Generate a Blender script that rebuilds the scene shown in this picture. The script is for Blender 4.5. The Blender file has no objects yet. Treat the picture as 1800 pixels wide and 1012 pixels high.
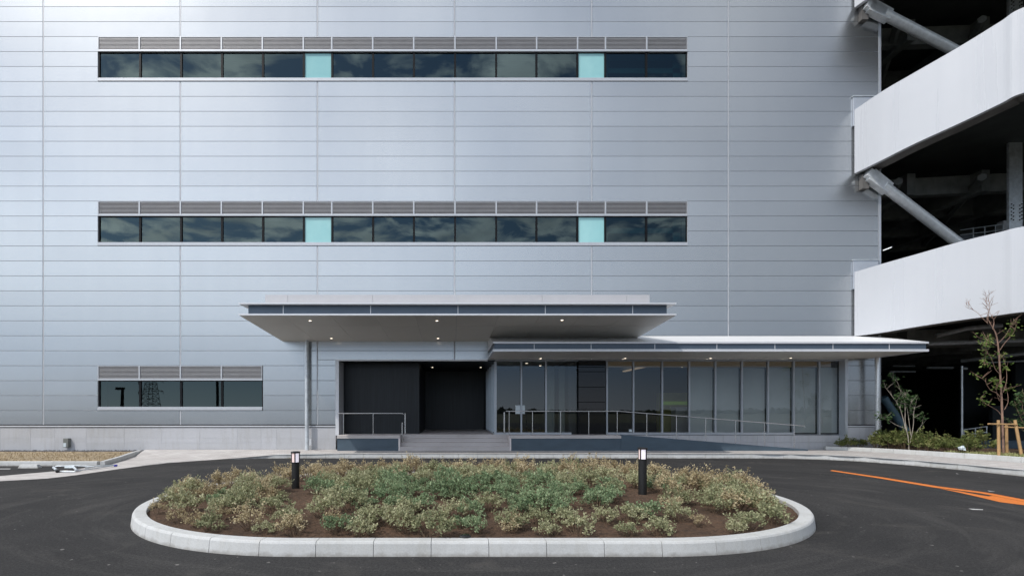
import bpy, math, random
from mathutils import Vector, noise
R = random.Random(7)
sc = bpy.context.scene
COL = sc.collection
F = 900.0            # focal length in photo pixels (photo 1800 wide)
CX, CY, H = 797.0, 721.0, 1.76
WY = 20.70           # plane of the main facade
def px(x, y, Y): return Vector(((x-CX)*Y/F, Y, H+(CY-y)*Y/F))
def PX(x, Y=WY): return (x-CX)*Y/F
def PZ(y, Y=WY): return H+(CY-y)*Y/F

# ------------------------------------------------------------------ materials
def nmat(name):
    m = bpy.data.materials.new(name); m.use_nodes = True
    nt = m.node_tree; b = nt.nodes['Principled BSDF']
    return m, nt, b
def N(nt, t, **kw):
    n = nt.nodes.new(t)
    for k, v in kw.items():
        if k in n.inputs: n.inputs[k].default_value = v
        else: setattr(n, k, v)
    return n
def L(nt, a, b): nt.links.new(a, b)
def coords(nt, scale=(1,1,1), kind='Object'):
    tc = N(nt, 'ShaderNodeTexCoord'); mp = N(nt, 'ShaderNodeMapping'); mp.inputs['Scale'].default_value = scale
    L(nt, tc.outputs[kind], mp.inputs['Vector']); return mp.outputs['Vector']
def geo_pos(nt, scale=(1,1,1)):
    g = N(nt, 'ShaderNodeNewGeometry'); mp = N(nt, 'ShaderNodeMapping'); mp.inputs['Scale'].default_value = scale
    L(nt, g.outputs['Position'], mp.inputs['Vector']); return mp.outputs['Vector'], g
def ramp(nt, fac, stops):
    r = N(nt, 'ShaderNodeValToRGB')
    e = r.color_ramp.elements
    while len(e) < len(stops): e.new(0.5)
    for i, (p, c) in enumerate(stops):
        e[i].position = p; e[i].color = (c[0], c[1], c[2], 1)
    L(nt, fac, r.inputs['Fac']); return r.outputs['Color']
def mixc(nt, f, a, b, mode='MIX'):
    m = N(nt, 'ShaderNodeMix', data_type='RGBA', blend_type=mode)
    if isinstance(f, (int, float)): m.inputs[0].default_value = f
    else: L(nt, f, m.inputs[0])
    for i, v in ((6, a), (7, b)):
        if isinstance(v, (tuple, list)): m.inputs[i].default_value = (v[0], v[1], v[2], 1)
        else: L(nt, v, m.inputs[i])
    return m.outputs[2]
def math_(nt, op, a, b=None):
    m = N(nt, 'ShaderNodeMath', operation=op)
    for i, v in enumerate((a, b)):
        if v is None: continue
        if isinstance(v, (int, float)): m.inputs[i].default_value = v
        else: L(nt, v, m.inputs[i])
    return m.outputs[0]
def bump(nt, b, h, strength, dist=0.01):
    n = N(nt, 'ShaderNodeBump'); n.inputs['Strength'].default_value = strength; n.inputs['Distance'].default_value = dist
    L(nt, h, n.inputs['Height']); L(nt, n.outputs['Normal'], b.inputs['Normal'])
def simple(name, col, rough=0.5, metal=0.0, var=0.08, scale=3.0, stretch=(1,1,1), bmp=0.0, spec=0.5):
    m, nt, b = nmat(name)
    v, g = geo_pos(nt, stretch)
    n = N(nt, 'ShaderNodeTexNoise', Scale=scale, Detail=5.0, Roughness=0.6); L(nt, v, n.inputs['Vector'])
    lo = tuple(c*(1-var) for c in col); hi = tuple(min(1, c*(1+var)) for c in col)
    c = ramp(nt, n.outputs['Fac'], [(0.3, lo), (0.7, hi)])
    L(nt, c, b.inputs['Base Color'])
    b.inputs['Roughness'].default_value = rough; b.inputs['Metallic'].default_value = metal
    b.inputs['Specular IOR Level'].default_value = spec
    if bmp: bump(nt, b, n.outputs['Fac'], bmp, 0.02)
    return m
def emis(name, col, s, base=(0.8,0.8,0.8)):
    m, nt, b = nmat(name)
    b.inputs['Base Color'].default_value = (*base, 1)
    b.inputs['Emission Color'].default_value = (*col, 1); b.inputs['Emission Strength'].default_value = s
    return m
M = {}
def panel_mat(name, col, metal, rough, var=0.05):
    m, nt, b = nmat(name)
    v, g = geo_pos(nt)
    rnd = g.outputs['Random Per Island']
    c0 = ramp(nt, rnd, [(0, tuple(c*(1-var) for c in col)), (1, tuple(c*(1+var) for c in col))])
    v2, _ = geo_pos(nt, (1.2, 1, 0.12))
    n = N(nt, 'ShaderNodeTexNoise', Scale=1.5, Detail=6.0); L(nt, v2, n.inputs['Vector'])
    st = ramp(nt, n.outputs['Fac'], [(0.3, (0.975,0.975,0.975)), (0.7, (1.0,1.0,1.0))])
    L(nt, mixc(nt, 1.0, c0, st, 'MULTIPLY'), b.inputs['Base Color'])
    b.inputs['Metallic'].default_value = metal
    n2 = N(nt, 'ShaderNodeTexNoise', Scale=0.9, Detail=2.0); L(nt, v, n2.inputs['Vector'])
    rr = N(nt, 'ShaderNodeMapRange'); rr.inputs['To Min'].default_value = rough-0.015; rr.inputs['To Max'].default_value = rough+0.02
    L(nt, n2.outputs['Fac'], rr.inputs['Value']); L(nt, rr.outputs['Result'], b.inputs['Roughness'])
    v3, _ = geo_pos(nt, (0.8, 1, 2.2))
    n3 = N(nt, 'ShaderNodeTexNoise', Scale=0.8, Detail=1.0); L(nt, v3, n3.inputs['Vector'])
    bump(nt, b, n3.outputs['Fac'], 0.05, 0.02)
    return m
def streak_mat(name, col, metal, rough, var):
    m, nt, b = nmat(name)
    v, g = geo_pos(nt, (2.2, 2.2, 0.10))
    n = N(nt, 'ShaderNodeTexNoise', Scale=0.8, Detail=7.0, Roughness=0.6); L(nt, v, n.inputs['Vector'])
    v2, _ = geo_pos(nt); n2 = N(nt, 'ShaderNodeTexNoise', Scale=0.35, Detail=4.0); L(nt, v2, n2.inputs['Vector'])
    c = ramp(nt, n.outputs['Fac'], [(0.25, tuple(x*0.965 for x in col)), (0.7, tuple(x*1.01 for x in col))])
    c = mixc(nt, 1.0, c, ramp(nt, n2.outputs['Fac'], [(0.3, (0.95,0.95,0.95)), (0.7, (1,1,1))]), 'MULTIPLY')
    L(nt, c, b.inputs['Base Color']); b.inputs['Metallic'].default_value = metal
    L(nt, ramp(nt, n.outputs['Fac'], [(0.3, (0.22,)*3), (0.7, (0.38,)*3)]), b.inputs['Roughness'])
    return m
M['panel'] = panel_mat('metal_panel', (0.485, 0.500, 0.510), 0.92, 0.225, 0.03)
M['joint'] = simple('panel_joint', (0.50, 0.52, 0.545), 0.6)
M['white'] = streak_mat('parapet_paint', (0.56, 0.575, 0.605), 0.1, 0.30, 0.01)
M['alu'] = simple('aluminium', (0.62, 0.65, 0.70), 0.35, 0.7, 0.04, 8)
M['alu_l'] = simple('pale_aluminium', (0.70, 0.71, 0.74), 0.4, 0.3, 0.04, 8)
M['steel'] = simple('stainless_steel', (0.62, 0.62, 0.62), 0.25, 0.95, 0.04, 8)
M['galv'] = simple('galvanised_steel', (0.62, 0.66, 0.69), 0.40, 0.55, 0.18, 6)
M['frame'] = simple('window_frame_aluminium', (0.50, 0.52, 0.55), 0.4, 0.4, 0.04, 8)
M['mullion'] = simple('lobby_mullion', (0.40, 0.43, 0.47), 0.35, 0.5, 0.04, 8)
M['brace'] = simple('brace_galvanised', (0.80, 0.83, 0.85), 0.38, 0.35, 0.12, 5)
M['louvre'] = simple('louvre_metal', (0.42, 0.415, 0.425), 0.45, 0.4, 0.05)
M['black'] = simple('black_sealant', (0.004, 0.005, 0.007), 0.5, spec=0.2)
M['void'] = simple('dark_void', (0.010, 0.011, 0.012), 0.9)
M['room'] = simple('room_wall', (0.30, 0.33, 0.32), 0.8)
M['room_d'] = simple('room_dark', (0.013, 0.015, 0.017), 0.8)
M['fascia'] = simple('slate_fascia', (0.085, 0.115, 0.155), 0.4, 0.3, 0.06, 2)
M['soffit'] = panel_mat('soffit_panel', (0.80, 0.775, 0.725), 0.2, 0.36, 0.03)
M['slate'] = simple('slate_render', (0.055, 0.085, 0.115), 0.55, 0.0, 0.12, 1.5, (1,1,3))
M['darkclad'] = simple('dark_cladding', (0.008, 0.011, 0.015), 0.42, 0.2, 0.75, 4.0, (14, 14, 0.15))
M['blackgloss'] = simple('black_gloss_panel', (0.008, 0.009, 0.011), 0.04, 0.0, 0.1, 1)
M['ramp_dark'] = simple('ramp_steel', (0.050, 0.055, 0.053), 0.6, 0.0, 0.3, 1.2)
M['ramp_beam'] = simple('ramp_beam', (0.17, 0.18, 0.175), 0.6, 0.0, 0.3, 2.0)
M['concrete_d'] = simple('dark_concrete', (0.12, 0.115, 0.11), 0.85, 0.0, 0.35, 1.5)
M['lightpaint'] = simple('pale_paint', (0.55, 0.56, 0.58), 0.6)
M['warm'] = emis('warm_board_glow', (1.0, 0.70, 0.40), 0.035, (0.20, 0.17, 0.12))  # plain board, no lamp; weak emission stands in for warm light on it
M['lamp'] = emis('lit_downlight', (1.0, 0.84, 0.64), 4.0)
M['tube'] = emis('lit_tube', (0.95, 0.98, 1.0), 1.1)
M['bollamp'] = emis('bollard_diffuser', (0.95, 0.88, 1.0), 0.55, (0.7,0.68,0.72))
M['bollamp2'] = emis('bollard_diffuser_pink', (1.0, 0.72, 0.66), 0.40, (0.6,0.5,0.5))
M['boll'] = simple('black_powder_coat', (0.012, 0.012, 0.013), 0.45)
M['wood'] = simple('timber_post', (0.42, 0.26, 0.12), 0.8, 0, 0.3, 5, (1,1,0.2), 0.2)
M['bark'] = simple('bark', (0.24, 0.15, 0.11), 0.85, 0, 0.35, 12, (1,1,0.4), 0.3)
M['bark_g'] = simple('grey_bark', (0.34, 0.30, 0.25), 0.85, 0, 0.35, 12, (1,1,0.4), 0.3)
M['plastic'] = simple('white_plastic', (0.55, 0.62, 0.66), 0.5)
M['blue'] = simple('blue_cap', (0.06, 0.06, 0.45), 0.4)
M['cabinet'] = simple('olive_cabinet', (0.26, 0.25, 0.08), 0.6)
M['green'] = emis('green_strip', (0.35, 0.6, 0.05), 0.08, (0.2,0.35,0.05))
M['orange'] = None

def glass_mat(name, tint, refl, gcol=(1,1,1)):
    m = bpy.data.materials.new(name); m.use_nodes = True; nt = m.node_tree; nt.nodes.clear()
    out = N(nt, 'ShaderNodeOutputMaterial'); mx = N(nt, 'ShaderNodeMixShader')
    tr = N(nt, 'ShaderNodeBsdfTransparent'); tr.inputs['Color'].default_value = (*tint, 1)
    gl = N(nt, 'ShaderNodeBsdfGlossy'); gl.inputs['Color'].default_value = (*gcol, 1); gl.inputs['Roughness'].default_value = 0.0
    fr = N(nt, 'ShaderNodeFresnel', IOR=1.5)
    v, _ = geo_pos(nt); n = N(nt, 'ShaderNodeTexNoise', Scale=0.55, Detail=1.0); L(nt, v, n.inputs['Vector'])
    bp = N(nt, 'ShaderNodeBump'); bp.inputs['Strength'].default_value = 0.02; bp.inputs['Distance'].default_value = 0.05
    L(nt, n.outputs['Fac'], bp.inputs['Height']); L(nt, bp.outputs['Normal'], gl.inputs['Normal'])
    f = math_(nt, 'ADD', math_(nt, 'MULTIPLY', fr.outputs['Fac'], 1.0), refl)
    f = math_(nt, 'MINIMUM', f, 1.0)
    L(nt, f, mx.inputs[0]); L(nt, tr.outputs[0], mx.inputs[1]); L(nt, gl.outputs[0], mx.inputs[2])
    L(nt, mx.outputs[0], out.inputs['Surface']); return m
M['glass'] = glass_mat('tinted_window_glass', (0.16, 0.36, 0.38), 0.034, (0.74, 0.98, 1.0))
M['lobbyglass'] = glass_mat('lobby_glass', (0.80, 0.84, 0.84), 0.044, (0.88, 0.96, 1.0))
def frosted():
    m, nt, b = nmat('frosted_glass')
    v, _ = geo_pos(nt); n = N(nt, 'ShaderNodeTexNoise', Scale=1.6, Detail=4.0); L(nt, v, n.inputs['Vector'])
    L(nt, ramp(nt, n.outputs['Fac'], [(0.3, (0.30,0.60,0.62)), (0.7, (0.36,0.66,0.67))]), b.inputs['Base Color'])
    b.inputs['Roughness'].default_value = 0.08
    return m
M['frost'] = frosted()
M['blind'] = simple('roller_blind', (0.52, 0.53, 0.53), 0.7, 0, 0.08, 0.7)

def concrete(name, col, var=0.12, joint=False):
    m, nt, b = nmat(name)
    v, g = geo_pos(nt)
    n1 = N(nt, 'ShaderNodeTexNoise', Scale=1.3, Detail=6.0, Roughness=0.65); L(nt, v, n1.inputs['Vector'])
    n2 = N(nt, 'ShaderNodeTexNoise', Scale=60.0, Detail=3.0); L(nt, v, n2.inputs['Vector'])
    v3, _ = geo_pos(nt, (6, 6, 0.8))
    n3 = N(nt, 'ShaderNodeTexNoise', Scale=1.5, Detail=5.0); L(nt, v3, n3.inputs['Vector'])
    c = ramp(nt, n1.outputs['Fac'], [(0.25, tuple(x*(1-var) for x in col)), (0.75, tuple(x*(1+var*0.6) for x in col))])
    c = mixc(nt, 1.0, c, ramp(nt, n3.outputs['Fac'], [(0.30, (0.93,0.92,0.90)), (0.52, (1,1,1))]), 'MULTIPLY')
    c = mixc(nt, 1.0, c, ramp(nt, n2.outputs['Fac'], [(0.35, (0.90,0.90,0.90)), (0.6, (1,1,1))]), 'MULTIPLY')
    c = mixc(nt, 1.0, c, ramp(nt, g.outputs['Random Per Island'], [(0, (0.92,0.92,0.91)), (1, (1.0,1.0,1.0))]), 'MULTIPLY')
    if joint:
        sz_ = N(nt, 'ShaderNodeSeparateXYZ'); L(nt, v, sz_.inputs[0])
        nd = N(nt, 'ShaderNodeTexNoise', Scale=5.0, Detail=8.0, Roughness=0.7); L(nt, v, nd.inputs['Vector'])
        hgt_ = math_(nt, 'ADD', sz_.outputs[2], math_(nt, 'MULTIPLY', math_(nt, 'SUBTRACT', nd.outputs['Fac'], 0.5), 0.16))
        c = mixc(nt, ramp(nt, hgt_, [(0.0, (0.65,)*3), (0.05, (0,)*3)]), c, (0.20,0.185,0.165))
        sp5 = N(nt, 'ShaderNodeTexNoise', Scale=2.6, Detail=10.0, Roughness=0.75); L(nt, v, sp5.inputs['Vector'])
        c = mixc(nt, ramp(nt, sp5.outputs['Fac'], [(0.62, (0,)*3), (0.74, (0.45,)*3)]), c, (0.26,0.24,0.21))
    L(nt, c, b.inputs['Base Color']); b.inputs['Roughness'].default_value = 0.85
    bump(nt, b, n2.outputs['Fac'], 0.25, 0.004)
    return m
M['kerb'] = concrete('kerb_concrete', (0.57, 0.58, 0.58), 0.12, True)
M['plinth'] = concrete('plinth_concrete', (0.50, 0.51, 0.54), 0.06)
def tile(name, c1, c2, mort, bw, rh, plane='XY'):
    m, nt, b = nmat(name)
    v, g = geo_pos(nt)
    if plane == 'XZ':
        sp = N(nt, 'ShaderNodeSeparateXYZ'); cb = N(nt, 'ShaderNodeCombineXYZ'); L(nt, v, sp.inputs[0])
        L(nt, sp.outputs[0], cb.inputs[0]); L(nt, sp.outputs[2], cb.inputs[1]); v = cb.outputs[0]
    br = N(nt, 'ShaderNodeTexBrick', Scale=1.0); L(nt, v, br.inputs['Vector'])
    br.inputs['Color1'].default_value = (*c1, 1); br.inputs['Color2'].default_value = (*c2, 1); br.inputs['Mortar'].default_value = (*mort, 1)
    br.inputs['Brick Width'].default_value = bw; br.inputs['Row Height'].default_value = rh
    br.inputs['Mortar Size'].default_value = 0.006; br.inputs['Bias'].default_value = 0.0
    n = N(nt, 'ShaderNodeTexNoise', Scale=0.9, Detail=7.0, Roughness=0.65); L(nt, v, n.inputs['Vector'])
    c = mixc(nt, 1.0, br.outputs['Color'], ramp(nt, n.outputs['Fac'], [(0.3, (0.84,0.83,0.82)), (0.65, (1,1,1))]), 'MULTIPLY')
    L(nt, c, b.inputs['Base Color']); b.inputs['Roughness'].default_value = 0.8
    bump(nt, b, br.outputs['Fac'], -0.3, 0.004)
    return m
M['paver'] = tile('paving_blocks', (0.50, 0.47, 0.46), (0.60, 0.58, 0.56), (0.34, 0.32, 0.31), 0.30, 0.15)
M['steptile'] = tile('step_tile', (0.72, 0.665, 0.665), (0.76, 0.705, 0.705), (0.50, 0.475, 0.475), 0.60, 0.30)
def asphalt():
    m, nt, b = nmat('asphalt')
    v, g = geo_pos(nt)
    n1 = N(nt, 'ShaderNodeTexNoise', Scale=0.45, Detail=6.0, Roughness=0.6); L(nt, v, n1.inputs['Vector'])
    n2 = N(nt, 'ShaderNodeTexNoise', Scale=95.0, Detail=3.0, Roughness=0.7); L(nt, v, n2.inputs['Vector'])
    ge = N(nt, 'ShaderNodeNewGeometry'); se = N(nt, 'ShaderNodeSeparateXYZ'); L(nt, ge.outputs['Position'], se.inputs[0])
    ex = math_(nt, 'MULTIPLY', math_(nt, 'SUBTRACT', se.outputs[0], 0.3), 0.66); ey = math_(nt, 'SUBTRACT', se.outputs[1], 9.74)
    rad_ = math_(nt, 'SQRT', math_(nt, 'ADD', math_(nt, 'MULTIPLY', ex, ex), math_(nt, 'MULTIPLY', ey, ey)))
    ce = N(nt, 'ShaderNodeCombineXYZ'); L(nt, math_(nt, 'MULTIPLY', rad_, 3.2), ce.inputs[0]); L(nt, math_(nt, 'MULTIPLY', math_(nt, 'ARCTAN2', ey, math_(nt, 'ABSOLUTE', ex)), 2.2), ce.inputs[1]); L(nt, math_(nt, 'MULTIPLY', se.outputs[0], 0.04), ce.inputs[2])
    vs = ce.outputs[0]
    n3 = N(nt, 'ShaderNodeTexNoise', Scale=1.1, Detail=7.0, Roughness=0.62, Distortion=0.5); L(nt, vs, n3.inputs['Vector'])
    n4 = N(nt, 'ShaderNodeTexVoronoi', Scale=140.0); L(nt, v, n4.inputs['Vector'])
    c = ramp(nt, n1.outputs['Fac'], [(0.3, (0.030,0.030,0.031)), (0.7, (0.048,0.047,0.047))])
    c = mixc(nt, ramp(nt, n3.outputs['Fac'], [(0.50, (0,0,0)), (0.80, (0.6,0.6,0.6))]), c, (0.085,0.082,0.079))
    c = mixc(nt, 1.0, c, ramp(nt, n2.outputs['Fac'], [(0.3, (0.55,0.55,0.55)), (0.7, (1.45,1.45,1.45))]), 'MULTIPLY')
    n6 = N(nt, 'ShaderNodeTexNoise', Scale=30.0, Detail=6.0, Roughness=0.8); L(nt, v, n6.inputs['Vector'])
    c = mixc(nt, 1.0, c, ramp(nt, n6.outputs['Fac'], [(0.34, (0.55,0.55,0.55)), (0.66, (1.5,1.5,1.5))]), 'MULTIPLY')
    vt, _ = geo_pos(nt, (0.9, 0.9, 1)); n7 = N(nt, 'ShaderNodeTexNoise', Scale=0.8, Detail=9.0, Roughness=0.7, Distortion=1.2); L(nt, vt, n7.inputs['Vector'])
    c = mixc(nt, ramp(nt, n7.outputs['Fac'], [(0.55, (0,0,0)), (0.78, (0.55,0.55,0.55))]), c, (0.105,0.098,0.09))
    n5 = N(nt, 'ShaderNodeTexNoise', Scale=9.0, Detail=2.0); L(nt, v, n5.inputs['Vector'])
    c = mixc(nt, ramp(nt, n5.outputs['Fac'], [(0.715, (0,0,0)), (0.75, (0.65,0.65,0.65))]), c, (0.26,0.25,0.24))
    L(nt, c, b.inputs['Base Color']); b.inputs['Roughness'].default_value = 0.9; b.inputs['Specular IOR Level'].default_value = 0.15
    h = math_(nt, 'ADD', n2.outputs['Fac'], n4.outputs['Distance'])
    bump(nt, b, h, 0.5, 0.006)
    return m
M['asphalt'] = asphalt()
def soil():
    m, nt, b = nmat('soil')
    v, g = geo_pos(nt)
    n1 = N(nt, 'ShaderNodeTexNoise', Scale=1.5, Detail=5.0); L(nt, v, n1.inputs['Vector'])
    n2 = N(nt, 'ShaderNodeTexNoise', Scale=18.0, Detail=8.0, Roughness=0.75); L(nt, v, n2.inputs['Vector'])
    c = ramp(nt, n1.outputs['Fac'], [(0.3, (0.095,0.056,0.034)), (0.7, (0.185,0.112,0.070))])
    c = mixc(nt, 1.0, c, ramp(nt, n2.outputs['Fac'], [(0.3, (0.35,0.35,0.35)), (0.7, (1.5,1.45,1.4))]), 'MULTIPLY')
    L(nt, c, b.inputs['Base Color']); b.inputs['Roughness'].default_value = 0.95
    bump(nt, b, n2.outputs['Fac'], 1.0, 0.10)
    return m
M['soil'] = soil()
def field():
    m, nt, b = nmat('field_ground')
    v, g = geo_pos(nt)
    n1 = N(nt, 'ShaderNodeTexNoise', Scale=0.03, Detail=8.0); L(nt, v, n1.inputs['Vector'])
    L(nt, ramp(nt, n1.outputs['Fac'], [(0.35, (0.05,0.06,0.025)), (0.65, (0.11,0.09,0.05))]), b.inputs['Base Color'])
    b.inputs['Roughness'].default_value = 0.95
    return m
M['field'] = field()
def paint(name, col):
    m, nt, b = nmat(name)
    v, g = geo_pos(nt); n = N(nt, 'ShaderNodeTexNoise', Scale=30.0, Detail=5.0); L(nt, v, n.inputs['Vector'])
    c = ramp(nt, n.outputs['Fac'], [(0.30, tuple(c*0.75 for c in col)), (0.55, col)])
    nw = N(nt, 'ShaderNodeTexNoise', Scale=7.0, Detail=10.0, Roughness=0.8); L(nt, v, nw.inputs['Vector'])
    c = mixc(nt, ramp(nt, nw.outputs['Fac'], [(0.58, (0,0,0)), (0.72, (0.75,0.75,0.75))]), c, (0.06,0.05,0.045))
    L(nt, c, b.inputs['Base Color'])
    b.inputs['Roughness'].default_value = 0.7; return m
M['orange'] = paint('orange_road_paint', (0.72, 0.20, 0.03))
M['whitepaint'] = paint('white_road_paint', (0.6, 0.6, 0.6))
def leaf(name, stops, trans=0.32):
    m, nt, b = nmat(name)
    v, g = geo_pos(nt)
    oi = N(nt, 'ShaderNodeObjectInfo')
    f = math_(nt, 'ADD', math_(nt, 'MULTIPLY', g.outputs['Random Per Island'], 0.65), math_(nt, 'MULTIPLY', oi.outputs['Random'], 0.35))
    c = ramp(nt, f, stops)
    L(nt, c, b.inputs['Base Color']); b.inputs['Roughness'].default_value = 0.6; b.inputs['Specular IOR Level'].default_value = 0.25
    tl = N(nt, 'ShaderNodeBsdfTranslucent'); L(nt, c, tl.inputs['Color'])
    mx = N(nt, 'ShaderNodeMixShader'); mx.inputs[0].default_value = trans
    out = nt.nodes['Material Output']
    L(nt, b.outputs[0], mx.inputs[1]); L(nt, tl.outputs[0], mx.inputs[2]); L(nt, mx.outputs[0], out.inputs['Surface'])
    return m
M['lf_green'] = leaf('leaf_bluegreen', [(0, (0.106,0.163,0.081)), (0.5, (0.231,0.319,0.175)), (1, (0.425,0.500,0.300))])
M['lf_sage'] = leaf('leaf_sage', [(0, (0.175,0.194,0.100)), (0.5, (0.375,0.388,0.225)), (1, (0.600,0.575,0.375))])
M['lf_dry'] = leaf('leaf_dry', [(0, (0.237,0.188,0.106)), (0.5, (0.500,0.413,0.250)), (1, (0.750,0.663,0.463))])
M['lf_hedge'] = leaf('leaf_hedge', [(0, (0.07,0.095,0.03)), (0.5, (0.18,0.22,0.07)), (1, (0.34,0.31,0.13))])
M['lf_tree'] = leaf('leaf_tree', [(0, (0.04,0.09,0.02)), (0.5, (0.12,0.20,0.045)), (1, (0.24,0.30,0.08))], 0.35)
M['lf_tree2'] = leaf('leaf_tree_dark', [(0, (0.03,0.07,0.025)), (0.5, (0.07,0.125,0.045)), (1, (0.14,0.20,0.08))], 0.3)
M['lf_grass'] = leaf('leaf_grass', [(0, (0.16,0.20,0.06)), (0.5, (0.33,0.35,0.14)), (1, (0.52,0.50,0.26))])
M['lf_straw'] = leaf('leaf_straw', [(0, (0.22,0.16,0.09)), (0.5, (0.40,0.31,0.19)), (1, (0.52,0.44,0.29))])
M['twig'] = simple('twig', (0.16, 0.11, 0.07), 0.9)
M['pebble'] = simple('pebble', (0.10, 0.10, 0.11), 0.8, 0, 0.5, 6)
M['far_tree'] = simple('far_foliage', (0.025, 0.032, 0.016), 0.9, 0, 0.5, 0.3)

# ------------------------------------------------------------------ objects
WL = {}
class MB:
    def __init__(s): s.v = []; s.f = []; s.smooth = False
    def add(s, vs, fs):
        o = len(s.v); s.v += [tuple(v) for v in vs]; s.f += [tuple(i+o for i in f) for f in fs]; return s
    def quad(s, a, b, c, d): return s.add([a,b,c,d], [(0,1,2,3)])
    def box(s, x0, x1, y0, y1, z0, z1):
        if x0 > x1: x0, x1 = x1, x0
        if y0 > y1: y0, y1 = y1, y0
        if z0 > z1: z0, z1 = z1, z0
        return s.add([(x0,y0,z0),(x1,y0,z0),(x1,y1,z0),(x0,y1,z0),(x0,y0,z1),(x1,y0,z1),(x1,y1,z1),(x0,y1,z1)],
                     [(0,3,2,1),(4,5,6,7),(0,1,5,4),(1,2,6,5),(2,3,7,6),(3,0,4,7)])
    def prism(s, poly, z0, z1):
        n = len(poly)
        return s.add([(p[0],p[1],z0) for p in poly]+[(p[0],p[1],z1) for p in poly],
            [tuple(range(n-1,-1,-1)), tuple(range(n,2*n))]+[(i,(i+1)%n,n+(i+1)%n,n+i) for i in range(n)])
    def polytube(s, pts, rad, n=8, caps=True):
        pts = [Vector(p) for p in pts]
        if not isinstance(rad, (list, tuple)): rad = [rad]*len(pts)
        o = len(s.v); up = None
        for i, p in enumerate(pts):
            d = (pts[min(i+1, len(pts)-1)]-pts[max(i-1, 0)])
            d = d.normalized() if d.length > 1e-9 else Vector((0,0,1))
            if up is None:
                up = d.cross(Vector((0,1,0)) if abs(d.y) < 0.9 else Vector((1,0,0))).normalized()
            up = (up - d*up.dot(d)).normalized(); w = d.cross(up)
            for k in range(n):
                a = 2*math.pi*k/n
                s.v.append(tuple(p+(up*math.cos(a)+w*math.sin(a))*rad[i]))
        for i in range(len(pts)-1):
            for k in range(n):
                a = o+i*n+k; b = o+i*n+(k+1)%n
                s.f.append((a, b, b+n, a+n))
        if caps:
            s.f.append(tuple(o+k for k in range(n-1,-1,-1))); s.f.append(tuple(o+(len(pts)-1)*n+k for k in range(n)))
        return s
    def tube(s, a, b, r, n=10): return s.polytube([a, b], r, n)
    def lathe(s, c, prof, n=20):
        o = len(s.v); m = len(prof)
        for r, z in prof:
            for k in range(n):
                a = 2*math.pi*k/n; s.v.append((c[0]+r*math.cos(a), c[1]+r*math.sin(a), c[2]+z))
        for i in range(m-1):
            for k in range(n):
                s.f.append((o+i*n+k, o+i*n+(k+1)%n, o+(i+1)*n+(k+1)%n, o+(i+1)*n+k))
        s.f.append(tuple(o+k for k in range(n-1,-1,-1))); s.f.append(tuple(o+(m-1)*n+k for k in range(n)))
        return s
    def clusters(s, tol=0.06):
        n = len(s.v); p = list(range(n))
        def f(i):
            while p[i] != i: p[i] = p[p[i]]; i = p[i]
            return i
        for fc in s.f:
            for k in fc[1:]: p[f(fc[0])] = f(k)
        bb = {}
        for i, c in enumerate(s.v):
            r = f(i)
            if r not in bb: bb[r] = [*c, *c]
            else:
                b = bb[r]
                for k in range(3): b[k] = min(b[k], c[k]); b[k+3] = max(b[k+3], c[k])
        ks = list(bb); q = list(range(len(ks)))
        def g(i):
            while q[i] != i: q[i] = q[q[i]]; i = q[i]
            return i
        for i in range(len(ks)):
            for j in range(i):
                A_, B_ = bb[ks[i]], bb[ks[j]]
                if all(A_[k] <= B_[k+3]+tol and B_[k] <= A_[k+3]+tol for k in range(3)): q[g(i)] = g(j)
        grp = {ks[i]: g(i) for i in range(len(ks))}
        out = {}
        for fc in s.f: out.setdefault(grp[f(fc[0])], []).append(fc)
        res = []
        for fs_ in out.values():
            m = MB(); mp = {}
            for fc in fs_:
                for k in fc:
                    if k not in mp: mp[k] = len(m.v); m.v.append(s.v[k])
                m.f.append(tuple(mp[k] for k in fc))
            res.append(m)
        return res
    def build_split(s, name, mat, parent=None, smooth=False, bevel=0):
        return [m.build(name, mat, parent, smooth, bevel) for m in s.clusters()][0]
    def build(s, name, mat, parent=None, smooth=False, bevel=0):
        off = WL.get(parent.name, Vector((0,0,0))) if parent else Vector((0,0,0))
        me = bpy.data.meshes.new(name)
        me.from_pydata([(v[0]-off.x, v[1]-off.y, v[2]-off.z) for v in s.v], [], s.f); me.update()
        me.materials.append(mat)
        if smooth:
            for p in me.polygons: p.use_smooth = True
            try: me.set_sharp_from_angle(angle=math.radians(40))
            except Exception: pass
        o = bpy.data.objects.new(name, me); COL.objects.link(o)
        if parent: o.parent = parent; WL[o.name] = off
        if bevel:
            b = o.modifiers.new('bevel', 'BEVEL'); b.width = bevel; b.segments = 2; b.limit_method = 'ANGLE'
        return o
def tag(o, label, cat, group=None, kind=None):
    if label: o['label'] = label
    if cat: o['category'] = cat
    if group: o['group'] = group
    if kind: o['kind'] = kind
    return o
def root(name, loc, label, cat, group=None):
    o = bpy.data.objects.new(name, None); COL.objects.link(o); o.location = loc; o.empty_display_size = 0.3
    WL[o.name] = Vector(loc); return tag(o, label, cat, group)
def struct(o, label=None, cat=None):
    o['kind'] = 'structure'
    return tag(o, label, cat)

# ------------------------------------------------------------------ ground, road
g = MB(); g.quad((-3000,-3000,-0.03),(3000,-3000,-0.03),(3000,3000,-0.03),(-3000,3000,-0.03))
struct(g.build('ground', M['field']), 'dry open field around the site', 'ground')
g = MB(); g.quad((-60,-30,0),(60,-30,0),(60,46,0),(-60,46,0))
struct(g.build('road', M['asphalt']), 'dark fresh asphalt forecourt circling the planted island', 'road')

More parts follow.
